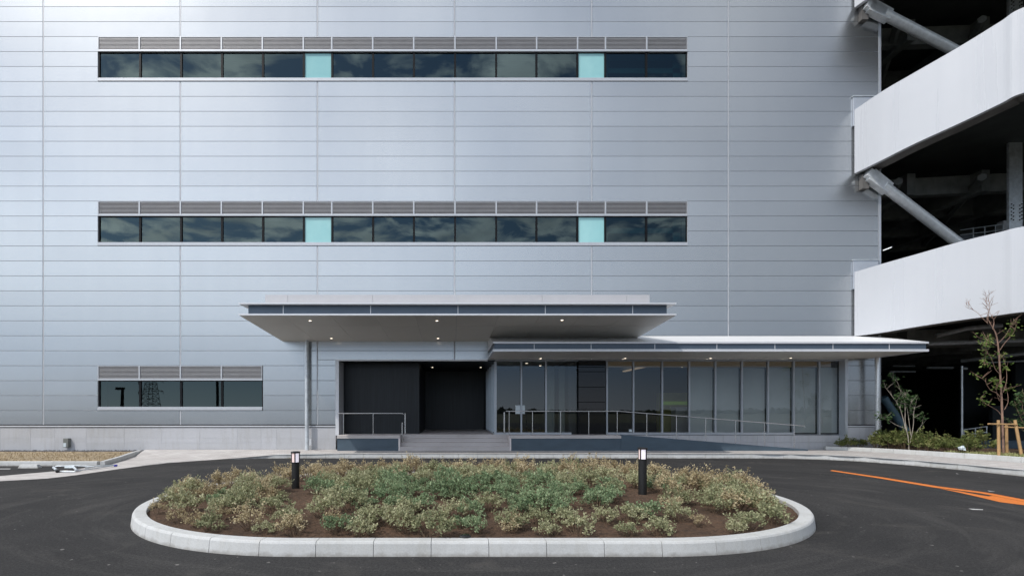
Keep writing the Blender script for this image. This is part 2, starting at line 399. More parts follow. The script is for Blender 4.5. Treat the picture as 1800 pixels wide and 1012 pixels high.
# road edge of the pavement and its inner edge
A = [(-13.5,11.2),(-11.28,12.74),(-10.5,13.23),(-10.25,13.9),(-10.07,15.23),(-9.85,16.3),(-9.55,17.2),(-8.8,18.0),(-7.8,18.5),(-6.6,18.78),(-4,18.85),(0,18.85),(6,18.85),
     (11.0,18.82),(12.3,18.66),(13.3,18.30),(14.1,17.55),(14.7,16.3),(15.02,15.1),(15.22,13.7),(15.36,11),(15.4,6)]
Bp = [(-14.5,12.2),(-12.1,13.68),(-11.5,14.7),(-11.25,15.4),(-11.03,16.28),(-11.55,17.9),(-12.1,19.4),(-12.45,20.69),(-9.5,20.69),(-6.6,20.69),(-4,20.69),(0,20.69),(6,20.69),
     (11.5,20.69),(14.6,20.69),(15.35,20.40),(16.1,19.6),(16.5,18.5),(16.85,17.1),(17.15,15.9),(17.5,13.2),(17.7,6)]
def edge_h(x, y):
    t = min(1, max(0, (x+8.8)/3.2)); t = t*t*(3-2*t)
    return 0.006+0.160*t
pv = MB(); NS = 8
rows = []
for (ax, ay), (bx, by) in zip(A, Bp):
    row = []
    for k in range(NS+1):
        t = k/NS
        x = ax+(bx-ax)*t; y = ay+(by-ay)*t
        if by > 20.6: zi = 0.185
        elif ax < -9: zi = 0.012
        else: zi = 0.175
        row.append((x, y, edge_h(ax, ay)*(1-t)+zi*t))
    rows.append(row)
for i in range(len(rows)-1):
    for k in range(NS):
        pv.quad(rows[i][k], rows[i+1][k], rows[i+1][k+1], rows[i][k+1])
struct(pv.build('pavement', M['paver']), 'pale block paved footway in front of the entrance', 'pavement')

def resample(pts, step):
    pts = [Vector((p[0], p[1], p[2] if len(p) > 2 else 0)) for p in pts]
    out = [pts[0].copy()]; acc = 0; nxt = step
    for a, b in zip(pts, pts[1:]):
        d = (b-a).length
        while acc+d >= nxt:
            out.append(a+(b-a)*((nxt-acc)/d)); nxt += step
        acc += d
    return out
def smooth_path(pts, n=8, closed=False):
    P = [Vector((*p, 0)) if len(p) == 2 else Vector(p) for p in pts]; out = []
    m = len(P)
    for i in range(m-1 if not closed else m):
        p0 = P[max(i-1,0)] if not closed else P[(i-1)%m]; p1 = P[i]; p2 = P[(i+1)%m]
        p3 = P[min(i+2,m-1)] if not closed else P[(i+2)%m]
        for k in range(n):
            t = k/n
            out.append(0.5*((2*p1)+(p2-p0)*t+(2*p0-5*p1+4*p2-p3)*t*t+(3*p1-p0-3*p2+p3)*t**3))
    if not closed: out.append(P[-1])
    return out
def kerb_run(mb, pts, width, hfun, z0=0.0, stone=0.7, closed=False, gap=0.0035, batter=0.02, cham=0.018, side=1):
    """stones laid along a path; path = outer face foot, body lies on the left (side=1)"""
    sub = resample(pts, stone/6)
    nst = len(sub)//6
    def frame(i):
        a = sub[max(i-1,0)]; b = sub[min(i+1,len(sub)-1)]
        if closed: a = sub[(i-1)%len(sub)]; b = sub[(i+1)%len(sub)]
        d = (b-a).normalized(); return Vector((-d.y, d.x, 0))*side
    for s in range(nst):
        idx = [s*6+k for k in range(7)]
        if not closed and idx[-1] >= len(sub): break
        secs = []
        for j, i in enumerate(idx):
            ii = i % len(sub)
            p = sub[ii]; n = frame(ii)
            if j == 0: p = p+(sub[(ii+1)%len(sub)]-p).normalized()*gap
            if j == 6: p = p-(p-sub[(ii-1)%len(sub)]).normalized()*gap
            h = hfun(p)
            prof = [(0, -0.05), (batter*0.9, h-cham), (batter+cham*0.35, h-cham*0.3), (batter+cham, h), (width-0.01, h), (width, h-0.01), (width, -0.05)]
            secs.append([(p.x+n.x*a, p.y+n.y*a, z0+z) for a, z in prof])
        o = len(mb.v); m = 7
        for sx in secs: mb.v += sx
        for q in range(6):
            for k in range(m-1):
                f = (o+q*m+k, o+(q+1)*m+k, o+(q+1)*m+k+1, o+q*m+k+1)
                mb.f.append(f if side > 0 else f[::-1])
        mb.f.append(tuple(o+k for k in range(m-1,-1,-1)) if side > 0 else tuple(o+k for k in range(m)))
        mb.f.append(tuple(o+6*m+k for k in range(m)) if side > 0 else tuple(o+6*m+k for k in range(m-1,-1,-1)))
kb = MB()
kp = smooth_path(A[5:], 10)
kp = [p for p in kp]
kerb_run(kb, kp, 0.16, lambda p: edge_h(p.x, p.y)+0.004, stone=0.70)
struct(kb.build('pavement_kerb', M['kerb']), 'pale concrete kerb stones edging the footway', 'kerb')

# ------------------------------------------------------------------ planted island
IC = Vector((0.30, 9.74)); IR = 3.58; IL = 2.22
def stadium(r, step=0.02, n=64):
    pts = []
    for k in range(n+1):
        a = -math.pi/2+math.pi*k/n; pts.append((IC.x+IL+r*math.cos(a), IC.y+r*math.sin(a)))
    for k in range(n+1):
        a = math.pi/2+math.pi*k/n; pts.append((IC.x-IL+r*math.cos(a), IC.y+r*math.sin(a)))
    pts.append(pts[0]); return pts
def in_stadium(x, y, r):
    dx = max(0, abs(x-IC.x)-IL); return math.hypot(dx, y-IC.y) < r
perim = 4*IL+2*math.pi*IR; nst = round(perim/0.70)
ik = MB(); kerb_run(ik, stadium(IR), 0.22, lambda p: 0.178, stone=perim/nst*0.9999, closed=True, batter=0.03, cham=0.03)
tag(ik.build('island_kerb', M['kerb']), 'ring of pale concrete kerb stones around the planted island', 'kerb')
def soil_h(x, y):
    dx = max(0, abs(x-IC.x)-IL); d = math.hypot(dx, y-IC.y)
    t = max(0, 1-d/(IR-0.2))
    return 0.115+0.17*min(1, t*1.6)+0.03*noise.noise(Vector((x*1.7, y*1.7, 0)))+0.022*noise.noise(Vector((x*6, y*6, 3)))+0.018*noise.noise(Vector((x*15, y*15, 7)))
sl = MB(); n = 150; ring = 46
cs = [(IC.x, IC.y)]
pts = stadium(IR-0.20, n=60)[:-1]; m = len(pts)
grid = []
for r in range(ring+1):
    t = r/ring
    grid.append([((IC.x+(p[0]-IC.x)*t), (IC.y+(p[1]-IC.y)*t)) for p in pts])
for r in range(ring+1):
    for q in grid[r]: sl.v.append((q[0], q[1], soil_h(*q)))
for r in range(ring):
    for k in range(m):
        sl.f.append((r*m+k, (r+1)*m+k, (r+1)*m+(k+1)%m, r*m+(k+1)%m))
o = struct(sl.build('island_soil', M['soil'], smooth=True), 'brown planting soil inside the kerbed island', 'soil')

# shrubs -------------------------------------------------------------
def leafquad(mb, p, d, size, rr, asp=0.6):
    d = d.normalized(); s = d.cross(Vector((rr.uniform(-1,1), rr.uniform(-1,1), rr.uniform(-1,1))))
    if s.length < 1e-4: s = Vector((1,0,0))
    s.normalize(); w = s*size*asp*0.5; e = d*size
    mb.add([p, p+e*0.5+w, p+e, p+e*0.5-w], [(0,1,2,3)])
def make_shrub(mb_l, mb_t, seed, rad=0.31, hgt=0.33, stems=17, leaves=58, size=0.036):
    rr = random.Random(seed)
    for s in range(stems):
        a = rr.uniform(0, 2*math.pi); rd = rad*math.sqrt(rr.random()); hh = hgt*(1-0.55*(rd/rad)**2)*rr.uniform(0.6, 1.2)
        tip = Vector((rd*math.cos(a), rd*math.sin(a), hh)); base = Vector((tip.x*0.25, tip.y*0.25, -0.03))
        mid = (base+tip)*0.5+Vector((rr.uniform(-.04,.04), rr.uniform(-.04,.04), 0.04))
        mb_t.polytube([base, mid, tip], [0.005, 0.004, 0.002], 4, False)
        nsub = 3
        subs = []
        for q in range(nsub):
            t = rr.uniform(0.45, 0.85); p0 = mid+(tip-mid)*((t-0.45)*2)
            p1 = p0+Vector((rr.uniform(-.09,.09), rr.uniform(-.09,.09), rr.uniform(.02,.12)))
            mb_t.polytube([p0, p1], [0.003, 0.0015], 3, False); subs.append((p0, p1))
        subs.append((mid, tip))
        for k in range(leaves):
            p0, p1 = subs[k % len(subs)]
            t = rr.random()**0.6
            p = p0+(p1-p0)*t+Vector((rr.gauss(0,.018), rr.gauss(0,.018), rr.gauss(0,.018)))
            d = Vector((rr.uniform(-1,1), rr.uniform(-1,1), rr.uniform(-0.1,1.1)))
            leafquad(mb_l, p, d, size*rr.uniform(0.5,1.4), rr, 0.62)
def shrub_proto(kind, seed, **kw):
    l = MB(); t = MB(); make_shrub(l, t, seed, **kw)
    a = bpy.data.meshes.new('shrub_leaves'); a.from_pydata(l.v, [], l.f); a.materials.append(M['lf_'+kind])
    b = bpy.data.meshes.new('shrub_twigs'); b.from_pydata(t.v, [], t.f); b.materials.append(M['twig'])
    return a, b
protos = {k: [shrub_proto(k, hash_+i) for i in range(4)] for k, hash_ in (('green', 100), ('sage', 200))}
protos['dry'] = [shrub_proto('dry', 300+i, rad=0.30, hgt=0.40, stems=14, leaves=50, size=0.033) for i in range(4)]
LAB = {'green': ('bushy blue-green low shrub in the middle of the planted island', 'blue-green shrubs in the middle of the island'),
       'sage': ('sage green low shrub between the green middle and the dry rim of the island', 'sage green shrubs on the island'),
       'dry': ('straw coloured half dry shrub near the back or side kerb of the island', 'dry straw shrubs around the island rim')}
def put_shrub(x, y, z, kind, sc_, name='low_shrub', lab=None, grp=None):
    a, b = R.choice(protos[kind])
    o = bpy.data.objects.new(name, a); COL.objects.link(o)
    o.location = (x, y, z); o.rotation_euler = (R.uniform(-.12,.12), R.uniform(-.12,.12), R.uniform(0, 6.28)); o.scale = (sc_, sc_, sc_*R.uniform(.85,1.15))
    tag(o, lab or LAB[kind][0], 'shrub', grp or LAB[kind][1])
    t = bpy.data.objects.new('twigs', b); COL.objects.link(t); t.parent = o
    return o
sp = 0.47; nsh = 0
yy = IC.y-IR+0.52; rowi = 0
while yy < IC.y+IR-0.30:
    xx = IC.x-IL-IR+0.2+(0.3 if rowi % 2 else 0)
    while xx < IC.x+IL+IR:
        x = xx+R.uniform(-.17,.17); y = yy+R.uniform(-.15,.15)
        if in_stadium(x, y, IR-0.36) and R.random() > 0.11 and not (abs(x+2.96*y/9.7) < .33 and 7.3 < y < 9.95) and not (abs(x-.369*y) < .30 and 7.5 < y < 9.2):
            ux = (x-0.6)/4.2; uy = (y-(IC.y-1.0))/2.6
            d = math.hypot(ux, uy)+R.gauss(0, 0.27)
            if x > 3.0: d += 0.15
            kind = 'green' if d < 0.60 else ('sage' if d < 1.14 else 'dry')
            put_shrub(x, y, soil_h(x, y)-0.01, kind, R.choice((.62,.78,.88,.95,1.02,1.12))*R.uniform(.94,1.06)*(1.08 if y > IC.y+2.2 else 0.95 if y > IC.y-2.3 else 0.85)); nsh += 1
        xx += sp
    yy += sp*0.84; rowi += 1
for (x, y, kd) in ((5.62,9.9,'dry'),(5.35,9.25,'dry'),(5.5,10.7,'dry'),(5.15,8.55,'sage'),(4.75,7.85,'sage'),(-4.95,9.55,'dry'),(-4.8,10.5,'dry'),(-4.75,8.75,'sage'),(5.0,9.9,'sage'),(5.1,11.3,'dry')):
    put_shrub(x, y, soil_h(x, y)-0.01, kd, R.uniform(.85,1.1)); nsh += 1
print('shrubs', nsh)

# bollards -------------------------------------------------------------
def bollard(loc, hgt, label, rot):
    r_ = root('bollard_light', loc, label, 'bollard light', 'black bollard lights on the island')
    hd = 0.20; rb = 0.072
    x, y, z = loc
    MB().lathe(loc, [(rb,0),(rb,hgt-hd-0.02),(rb+.006,hgt-hd-0.015),(rb+.006,hgt-hd)], 24).build('post', M['boll'], r_, True)
    MB().lathe((x,y,z+hgt), [(rb+.010,-.030),(rb+.014,-.024),(rb+.014,-.006),(rb+.004,0)], 24).build('cap', M['boll'], r_, True)
    for k, mt in ((0,'bollamp'),(1,'bollamp2'),(2,'bollamp'),(3,'bollamp2')):
        d = MB(); a0 = rot+k*math.pi/2+0.10; a1 = a0+math.pi/2-0.20; n_ = 6
        for zc in (z+hgt-hd, z+hgt-.03):
            for q in range(n_+1):
                a = a0+(a1-a0)*q/n_; d.v.append((x+(rb-.008)*math.cos(a), y+(rb-.008)*math.sin(a), zc))
        for q in range(n_): d.f.append((q, q+1, n_+1+q+1, n_+1+q))
        d.build('diffuser', M[mt], r_)
    mm = MB()
    for k in range(4):
        a = rot+k*math.pi/2
        c = (x+(rb-.004)*math.cos(a), y+(rb-.004)*math.sin(a))
        mm.polytube([(c[0],c[1],z+hgt-hd),(c[0],c[1],z+hgt-.028)], .012, 6)
    mm.build('lamp_cage', M['boll'], r_)
bollard((PX(519.5,9.7), 9.7, 0.24), 0.745, 'black bollard light left of the entrance steps, standing among dry shrubs', math.radians(-90+8))
bollard((PX(1129.5,9.0), 9.0, 0.22), 0.89, 'black bollard light in front of the slate ramp wall, on the right of the island', math.radians(-90-48))
up = root('ground_uplight', (PX(818,6.42),6.42,0.13), 'small black disc ground light just behind the front kerb of the island', 'ground light')
MB().lathe((PX(818,6.42),6.42,0.10), [(.075,0),(.078,.07),(.074,.09),(.06,.10)], 24).build('housing', M['boll'], up, True)
MB().lathe((PX(818,6.42),6.42,0.2005), [(.055,0),(.05,.006),(.02,.008)], 24).build('lens', M['blackgloss'], up, True)

# ------------------------------------------------------------------ warehouse facade
bl = root('warehouse_building', (0, WY, 0), 'long silver metal panel warehouse with ribbon windows and a canopied entrance', 'building')
ROW = lambda k: 721-26.25*k
cols = [-646,-405,-165,76,317,558,799,1040,1280.5,1545]
rowsy = [746]+[ROW(k) for k in range(0, 46)]
opens = [(172,1208.5,ROW(25),ROW(22)), (172,1208.5,ROW(14),ROW(11)), (172,462,ROW(3),ROW(0)), (590,1490,632,800)]
def rect_sub(rects, o):
    out = []
    for (a,b,c,d) in rects:
        if o[1] <= a+.01 or o[0] >= b-.01 or o[3] <= c+.01 or o[2] >= d-.01: out.append((a,b,c,d)); continue
        if o[2] > c+.5: out.append((a,b,c,o[2]))
        if o[3] < d-.5: out.append((a,b,o[3],d))
        c2, d2 = max(c,o[2]), min(d,o[3])
        if o[0] > a+.5: out.append((a,o[0],c2,d2))
        if o[1] < b-.5: out.append((o[1],b,c2,d2))
    return out
wp = MB(); wc = MB(); vj = MB()
for r in range(len(rowsy)-1):
    yb, yt = rowsy[r], rowsy[r+1]
    for c in range(len(cols)-1):
        rs = [(cols[c], cols[c+1], yt, yb)]
        for o in opens: rs = rect_sub(rs, o)
        for (a,b,t,d) in rs:
            x0, x1, z0, z1 = PX(a), PX(b), PZ(d), PZ(t)
            wc.box(x0, x1, WY+.018, WY+.20, z0, z1)
            gl = .022 if abs(a-cols[c]) < .1 else .004; gr = .022 if abs(b-cols[c+1]) < .1 else .004; gz = .0042
            X0, X1, Z0, Z1 = x0+gl, x1-gr, z0+gz, z1-gz; k = .006
            wp.add([(X0+k,WY,Z0+k),(X1-k,WY,Z0+k),(X1-k,WY,Z1-k),(X0+k,WY,Z1-k),
                    (X0,WY+.010,Z0),(X1,WY+.010,Z0),(X1,WY+.010,Z1),(X0,WY+.010,Z1),
                    (X0,WY+.0175,Z0),(X1,WY+.0175,Z0),(X1,WY+.0175,Z1),(X0,WY+.0175,Z1)],
                   [(0,1,2,3),(4,5,1,0),(5,6,2,1),(6,7,3,2),(7,4,0,3),(8,9,5,4),(9,10,6,5),(10,11,7,6),(11,8,4,7)])
for c in cols[1:-1]:
    segs = [(rowsy[-1], 746)]
    for o in opens:
        if o[0] < c < o[1]:
            ns = []
            for (t, d) in segs:
                if o[3] <= t or o[2] >= d: ns.append((t,d)); continue
                if o[2] > t: ns.append((t,o[2]))
                if o[3] < d: ns.append((o[3],d))
            segs = ns
    for (t, d) in segs: vj.box(PX(c)-.010, PX(c)+.010, WY+.006, WY+.0175, PZ(d), PZ(t))
wp.build('wall_panels', M['panel'], bl); wc.build('wall_backing', M['joint'], bl); vj.build_split('joint_cover', M['alu_l'], bl)
# corner trim + side wall
MB().box(PX(1545)+.004, PX(1548.6), WY-.008, WY+.25, 0, PZ(-420)).build('corner_trim', M['alu'], bl)
MB().box(PX(1546), PX(1548)-.02, WY+.26, 45, 0, PZ(-420)).build('side_wall', M['ramp_beam'], bl)
# plinth with its trim
pl = MB(); pk = MB()
pj = [-300,-240,-180,-120,-60,0,53,96,151,218,284,351,417,459,486,590]
ZT = PZ(750.5); 
for a, b in zip(pj, pj[1:]):
    for t, d in ((750.5,769),(769,777.5),(777.5,801)):
        pl.box(PX(a)+.004, PX(b)-.004, WY+.012, WY+.10, max(PZ(d), -0.05)+.003, PZ(t)-.003)
for a, b in ((1490,1520),(1520,1548.6)):
    pl.box(PX(a)+.004, PX(b)-.004, WY+.012, WY+.10, -.05, ZT)
pk.box(PX(-300), PX(590), WY+.017, WY+.2, -.05, ZT-.004); pk.box(PX(1490), PX(1548), WY+.017, WY+.2, -.05, ZT-.004)
pl.build_split('plinth', M['plinth'], bl); pk.build_split('plinth_joint', M['joint'], bl)
pt = MB(); pt.box(PX(-646), PX(590), WY-.03, WY+.03, PZ(749.5), PZ(747.6)); pt.box(PX(1490), PX(1549), WY-.03, WY+.03, PZ(749.5), PZ(747.6))
pt.build_split('plinth_trim', M['alu_l'], bl)
pg = MB(); pg.box(PX(-646), PX(590), WY+.001, WY+.03, PZ(747.6), PZ(746)); pg.box(PX(1490), PX(1549), WY+.001, WY+.03, PZ(747.6), PZ(746))
pg.build_split('plinth_gap', M['black'], bl)

# windows
XS = [172,244.7,317,389,461,533,583,655,727,799.5,872,943,1015,1064,1136.5,1208.5]
def window(xa, xb, top, bot, frosted, lou_n=9):
    x0, x1 = PX(xa), PX(xb); zt, zb = PZ(top), PZ(bot)
    lz = PZ(top+26.0); sz = PZ(bot-6.5)
    f = MB()
    f.box(x0, x1, WY-.012, WY+.10, lz, lz+.075)                     # transom
    f.box(x0, x1, WY-.004, WY+.10, zt-.03, zt)                      # head
    f.box(x0, x0+.035, WY-.014, WY+.10, lz+.075, zt-.03)            # louvre post
    f.box(x1-.022, x1, WY-.012, WY+.10, lz+.075, zt-.03)
    w = f.build('window', M['frame'], bl)
    d = MB(); d.box(x0, x1, WY-.030, WY+.11, zb+.012, sz-.045); d.box(x0, x1, WY-.004, WY+.11, sz-.045, sz); d.build('sill', M['frame'], w)
    d = MB(); d.box(x0, x0+.05, WY+.035, WY+.11, sz-.03, lz); d.box(x1-.03, x1, WY+.035, WY+.11, sz-.03, lz)
    d.box(x0+.05, x1-.03, WY+.055, WY+.11, lz-.035, lz)
    d.build('gasket', M['black'], w)
    p = MB(); p.quad((x0+.05,WY+.075,sz),(x1-.03,WY+.075,sz),(x1-.03,WY+.075,lz-.035),(x0+.05,WY+.075,lz-.035))
    o = p.build('pane', M['frost'] if frosted else M['glass'], w)
    if frosted: o['label'] = 'frosted pale turquoise pane'
    lv = MB(); z0 = lz+.085; z1 = zt-.035; st = (z1-z0)/lou_n
    for k in range(lou_n):
        z = z0+k*st
        lv.add([(x0+.035,WY+.005,z),(x1-.022,WY+.005,z),(x1-.022,WY+.005,z+st*.40),(x0+.035,WY+.005,z+st*.40),
                (x0+.035,WY+.07,z+st*.55),(x1-.022,WY+.07,z+st*.55),(x1-.022,WY+.07,z+st*.85),(x0+.035,WY+.07,z+st*.85)],
               [(0,1,2,3),(3,2,6,7),(1,0,4,5),(4,7,6,5)])
    lv.build('louvre', M['louvre'], w)
    b = MB(); b.quad((x0,WY+.092,lz+.07),(x1,WY+.092,lz+.07),(x1,WY+.092,zt),(x0,WY+.092,zt)); b.build('louvre_back', M['black'], w)
for (top, bot, xs) in ((ROW(25),ROW(22),XS), (ROW(14),ROW(11),XS), (ROW(3),ROW(0),XS[:5])):
    for a, b in zip(xs, xs[1:]): window(a, b, top, bot, abs(b-a) < 60)
    xa, xb = PX(xs[0]), PX(xs[-1]); zt, zb = PZ(top), PZ(bot)
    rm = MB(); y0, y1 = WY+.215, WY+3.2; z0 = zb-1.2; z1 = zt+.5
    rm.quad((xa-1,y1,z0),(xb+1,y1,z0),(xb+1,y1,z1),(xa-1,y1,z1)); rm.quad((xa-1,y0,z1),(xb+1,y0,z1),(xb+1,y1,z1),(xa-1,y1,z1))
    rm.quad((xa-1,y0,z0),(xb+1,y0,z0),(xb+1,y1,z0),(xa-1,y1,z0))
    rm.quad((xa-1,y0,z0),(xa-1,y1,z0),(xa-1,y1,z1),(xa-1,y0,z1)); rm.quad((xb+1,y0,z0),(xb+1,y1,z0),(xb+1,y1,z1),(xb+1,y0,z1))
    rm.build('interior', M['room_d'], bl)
    jb = MB(); jb.box(xa-.02, xa, WY+.115, WY+.55, zb, PZ(top+26)); jb.box(xb, xb+.02, WY+.115, WY+.55, zb, PZ(top+26))
    jb.box(xa, xb, WY+.115, WY+.50, PZ(top+28), PZ(top+26.5)); jb.box(xa, xb, WY+.115, WY+.45, zb+.02, PZ(bot-4.5))
    jb.build('window_reveal', M['room'], bl)
    if len(xs) > 6:
        ib = MB(); ib.box(PX(1064), PX(1076), WY+.6, WY+.64, zb, PZ(top+26)); ib.box(PX(1064), PX(1208), WY+.6, WY+.64, PZ(top+47), PZ(top+38)); ib.box(PX(1194), PX(1208), WY+.6, WY+.64, zb, PZ(top+26))
        ib.build('inner_frame', M['room'], bl)

# wall behind everything (roof/back so the building is a volume)
MB().box(PX(-646), PX(1545), WY+8, WY+9, 0, PZ(-420)).build('back_wall', M['room_d'], bl)

# ------------------------------------------------------------------ entrance recess and lobby
FZ = 0.777; CZ = PZ(634); GY = 21.06; GS = GY/F
GX = lambda x: (x-CX)*GS
xl = PX(590); xr = PX(1490)
fr = MB(); fr.box(xl-.005, xl+.13, WY-.012, WY+.9, FZ-.02, CZ+.06); fr.box(xl+.13, PX(857), WY-.012, WY+.15, CZ, CZ+.06)
fr.build('opening_frame', M['alu_l'], bl)
rc = MB()
rc.box(PX(596.5), PX(737,21.7), 21.70, 26.6, FZ-.02, CZ+.1)                 # left dark block
rc.box(PX(737,21.7), 1.60, 26.4, 26.6, FZ-.02, CZ+.1)                        # rear wall
rc.box(xl+.13, PX(596.5)+.001, WY+.9, 26.0, FZ-.02, CZ+.1)
rc.build('dark_wall', M['darkclad'], bl)
MB().box(xl, GX(870), WY+.16, 26.3, CZ+.005, CZ+.10).build('recess_ceiling', M['darkclad'], bl)
def downlight(parent, p, r=.040):
    x, y, z = p
    ring = MB().lathe((x,y,z-.012), [(r+.018,0),(r+.018,.012),(r,.012)], 16); o = ring.build('downlight', M['alu_l'], parent)
    MB().lathe((x,y,z-.016), [(r*.9,-.001),(r,.003)], 16).build('lens', M['lamp'], o)
for (a, b) in ((760,645),(762.5,658),(845,645),(838.5,658)):
    Yd = (CZ-H)*F/(CY-b); p = px(a, b, Yd); downlight(bl, (p.x, p.y, CZ+.002))
# lobby floor / box
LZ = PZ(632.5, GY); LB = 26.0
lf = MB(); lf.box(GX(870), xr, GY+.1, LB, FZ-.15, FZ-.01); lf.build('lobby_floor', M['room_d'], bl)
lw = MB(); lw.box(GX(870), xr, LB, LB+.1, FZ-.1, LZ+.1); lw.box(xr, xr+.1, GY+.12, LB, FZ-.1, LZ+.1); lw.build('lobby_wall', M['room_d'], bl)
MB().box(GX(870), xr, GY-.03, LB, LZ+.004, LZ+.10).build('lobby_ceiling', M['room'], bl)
MB().box(GX(868), GX(1490), WY-.01, WY+.3, LZ+.012, PZ(600)).build('lintel', M['alu_l'], bl)
mul = [870.5,916.2,959.5,1066.5,1113,1163.5,1211,1257,1303.5,1349.5,1394.5,1439.5]
gm = MB()
SILL = PZ(759.5, GY)
for i, m_ in enumerate(mul):
    w_ = .034 if i else .055
    gm.box(GX(m_)-w_, GX(m_)+w_, GY-.05, GY+.06, FZ, LZ)
gm.box(GX(868), GX(1004), GY-.045, GY+.055, FZ, SILL); gm.box(GX(1066), GX(1394.5), GY-.045, GY+.055, FZ-.02, SILL)
gm.box(GX(1394.5), GX(1478), GY-.045, GY+.055, FZ-.02, PZ(763,GY))
gm.box(GX(868), GX(1478), GY-.04, GY+.05, LZ-.06, LZ)
for yy_, pxx in ((22.3,0),(23.6,0),(24.9,0),(26.0,0)):
    gm.box(GX(870.5)-.07, GX(870.5)+.03, yy_-.04, yy_+.04, FZ, LZ)
gm.box(GX(870.5)-.05, GX(870.5)+.05, GY, 26, FZ, FZ+.06)
lobg = gm.build('lobby_glazing', M['mullion'], bl)
mm = mul+[1478]
for a, b in zip(mm, mm[1:]):
    if a == 959.5: b = 1016
    q = MB(); q.quad((GX(a)+.05,GY+.012,FZ+.05),(GX(b)-.05,GY+.012,FZ+.05),(GX(b)-.05,GY+.012,LZ-.05),(GX(a)+.05,GY+.012,LZ-.05)); q.build('pane', M['lobbyglass'], lobg)
for a, b in ((GY+.1,22.26),(22.34,23.56),(23.64,24.86),(24.94,25.96)):
    q = MB(); q.quad((GX(870.5),a,FZ+.06),(GX(870.5),b,FZ+.06),(GX(870.5),b,LZ-.02),(GX(870.5),a,LZ-.02)); q.build('pane', M['lobbyglass'], lobg)
for (xa, ya) in ((1.9+1.3,22.4),(4.0,23.6),(8.6,22.2),(8.9,23.8),(10.6,22.2),(10.9,24.4)): downlight(bl, (xa, ya, LZ+.002), .05)
cr = MB()
for t, d in ((634,645),(645.5,653),(653.5,680),(680.5,706),(706.5,764)):
    cr.box(GX(1016), GX(1066)-.06, GY-.10, GY+2.2, max(PZ(d,GY)+.006, FZ), PZ(t,GY)-.006)
cr.build('black_core', M['blackgloss'], bl)
MB().box(GX(1003), GX(1016)-.01, GY+.35, GY+2.2, FZ, LZ-.01).build('core_return', M['darkclad'], bl)
# reveal right of the glazing
rv = MB(); rv.box(GX(1478), GX(1482), GY-.10, GY+.08, FZ-.02, LZ); rv.box(GX(1482), xr-.005, GY-.02, GY+.08, FZ-.02, LZ); rv.box(xr-.10, xr, WY-.006, GY-.02, .1, LZ); rv.build('reveal', M['alu'], bl)
# interior pieces
bd = MB()
for a, b in zip(mm[6:], mm[7:]):
    bd.box(GX(a)+.03, GX(b)-.03, GY+.16, GY+.165, FZ+.05, PZ(645.5,GY))
bd.build_split('roller_blind', M['blind'], bl)
MB().box(GX(1066), GX(1478), GY+.55, GY+.60, PZ(643,GY), LZ-.003).build('cove_board', M['warm'], bl)
cv = MB(); cv.box(GX(1160), GX(1166), GY+1.0, LB-.3, LZ-.14, LZ-.08); cv.build_split('cove_strip', emis('cove_light', (1,.72,.45), .22), bl)
cu = MB()
for a, b in ((966,982),(990,1001)):
    k = 14
    for i in range(k):
        x0 = GX(a)+(GX(b)-GX(a))*i/k; x1 = GX(a)+(GX(b)-GX(a))*(i+1)/k; ya = GY+.9+(.04 if i%2 else 0); yb = GY+.9+(0 if i%2 else .04)
        cu.quad((x0,ya,FZ),(x1,yb,FZ),(x1,yb,LZ-.2),(x0,ya,LZ-.2))
cu.build_split('curtain', M['room'], bl)
# lobby furniture
cb = root('display_cabinet', (GX(1190),23.2,FZ), 'olive green and brown display cabinet inside the lobby, beside the pale counter', 'cabinet')
x0, x1 = PX(1160,23.4), PX(1212,23.4)
MB().box(x0, x1, 23.4, 23.8, FZ, PZ(690,23.4)).build('body', M['cabinet'], cb)
MB().box(x0+.02, x1-.02, 23.37, 23.398, PZ(711,23.4), PZ(705,23.4)).build('green_band', M['green'], cb)
ct = root('reception_counter', (PX(1200,22.8),22.8,FZ), 'pale reception counter seen through the lobby glass', 'counter')
MB().box(PX(1188,22.8), PX(1214,22.8), 22.8, 23.3, FZ-.01, PZ(715,22.8)-.04).build('counter_body', M['lightpaint'], ct)
MB().box(PX(1186,22.8), PX(1215,22.8), 22.76, 23.32, PZ(715,22.8)-.038, PZ(715,22.8)).build('counter_top', M['alu_l'], ct)
nt_ = MB()
for a, b in ((906,914.5),(918,922.5)): nt_.box(GX(a), GX(b), GY-.004, GY+.008, PZ(727,GY), PZ(712,GY))
nt_.build_split('door_notice', M['plastic'], bl)
pbx = MB(); pbx.box(GX(1105), GX(1110), GY-.055, GY-.048, PZ(758.5,GY), PZ(754,GY)); pbx.build('floor_plate', M['plastic'], bl)
# light plinth under the glazing
lp = MB()
for a, b in zip(range(1060, 1480, 30), range(1090, 1500, 30)):
    for t, d in ((764.5,777),(777,792)):
        lp.box(GX(a)+.003, min(GX(b), xr-.11)-.003, GY-.058, GY+.10, PZ(d,GY)+.003, PZ(t,GY)-.003)
lp.build('glazing_plinth', M['plinth'], bl)

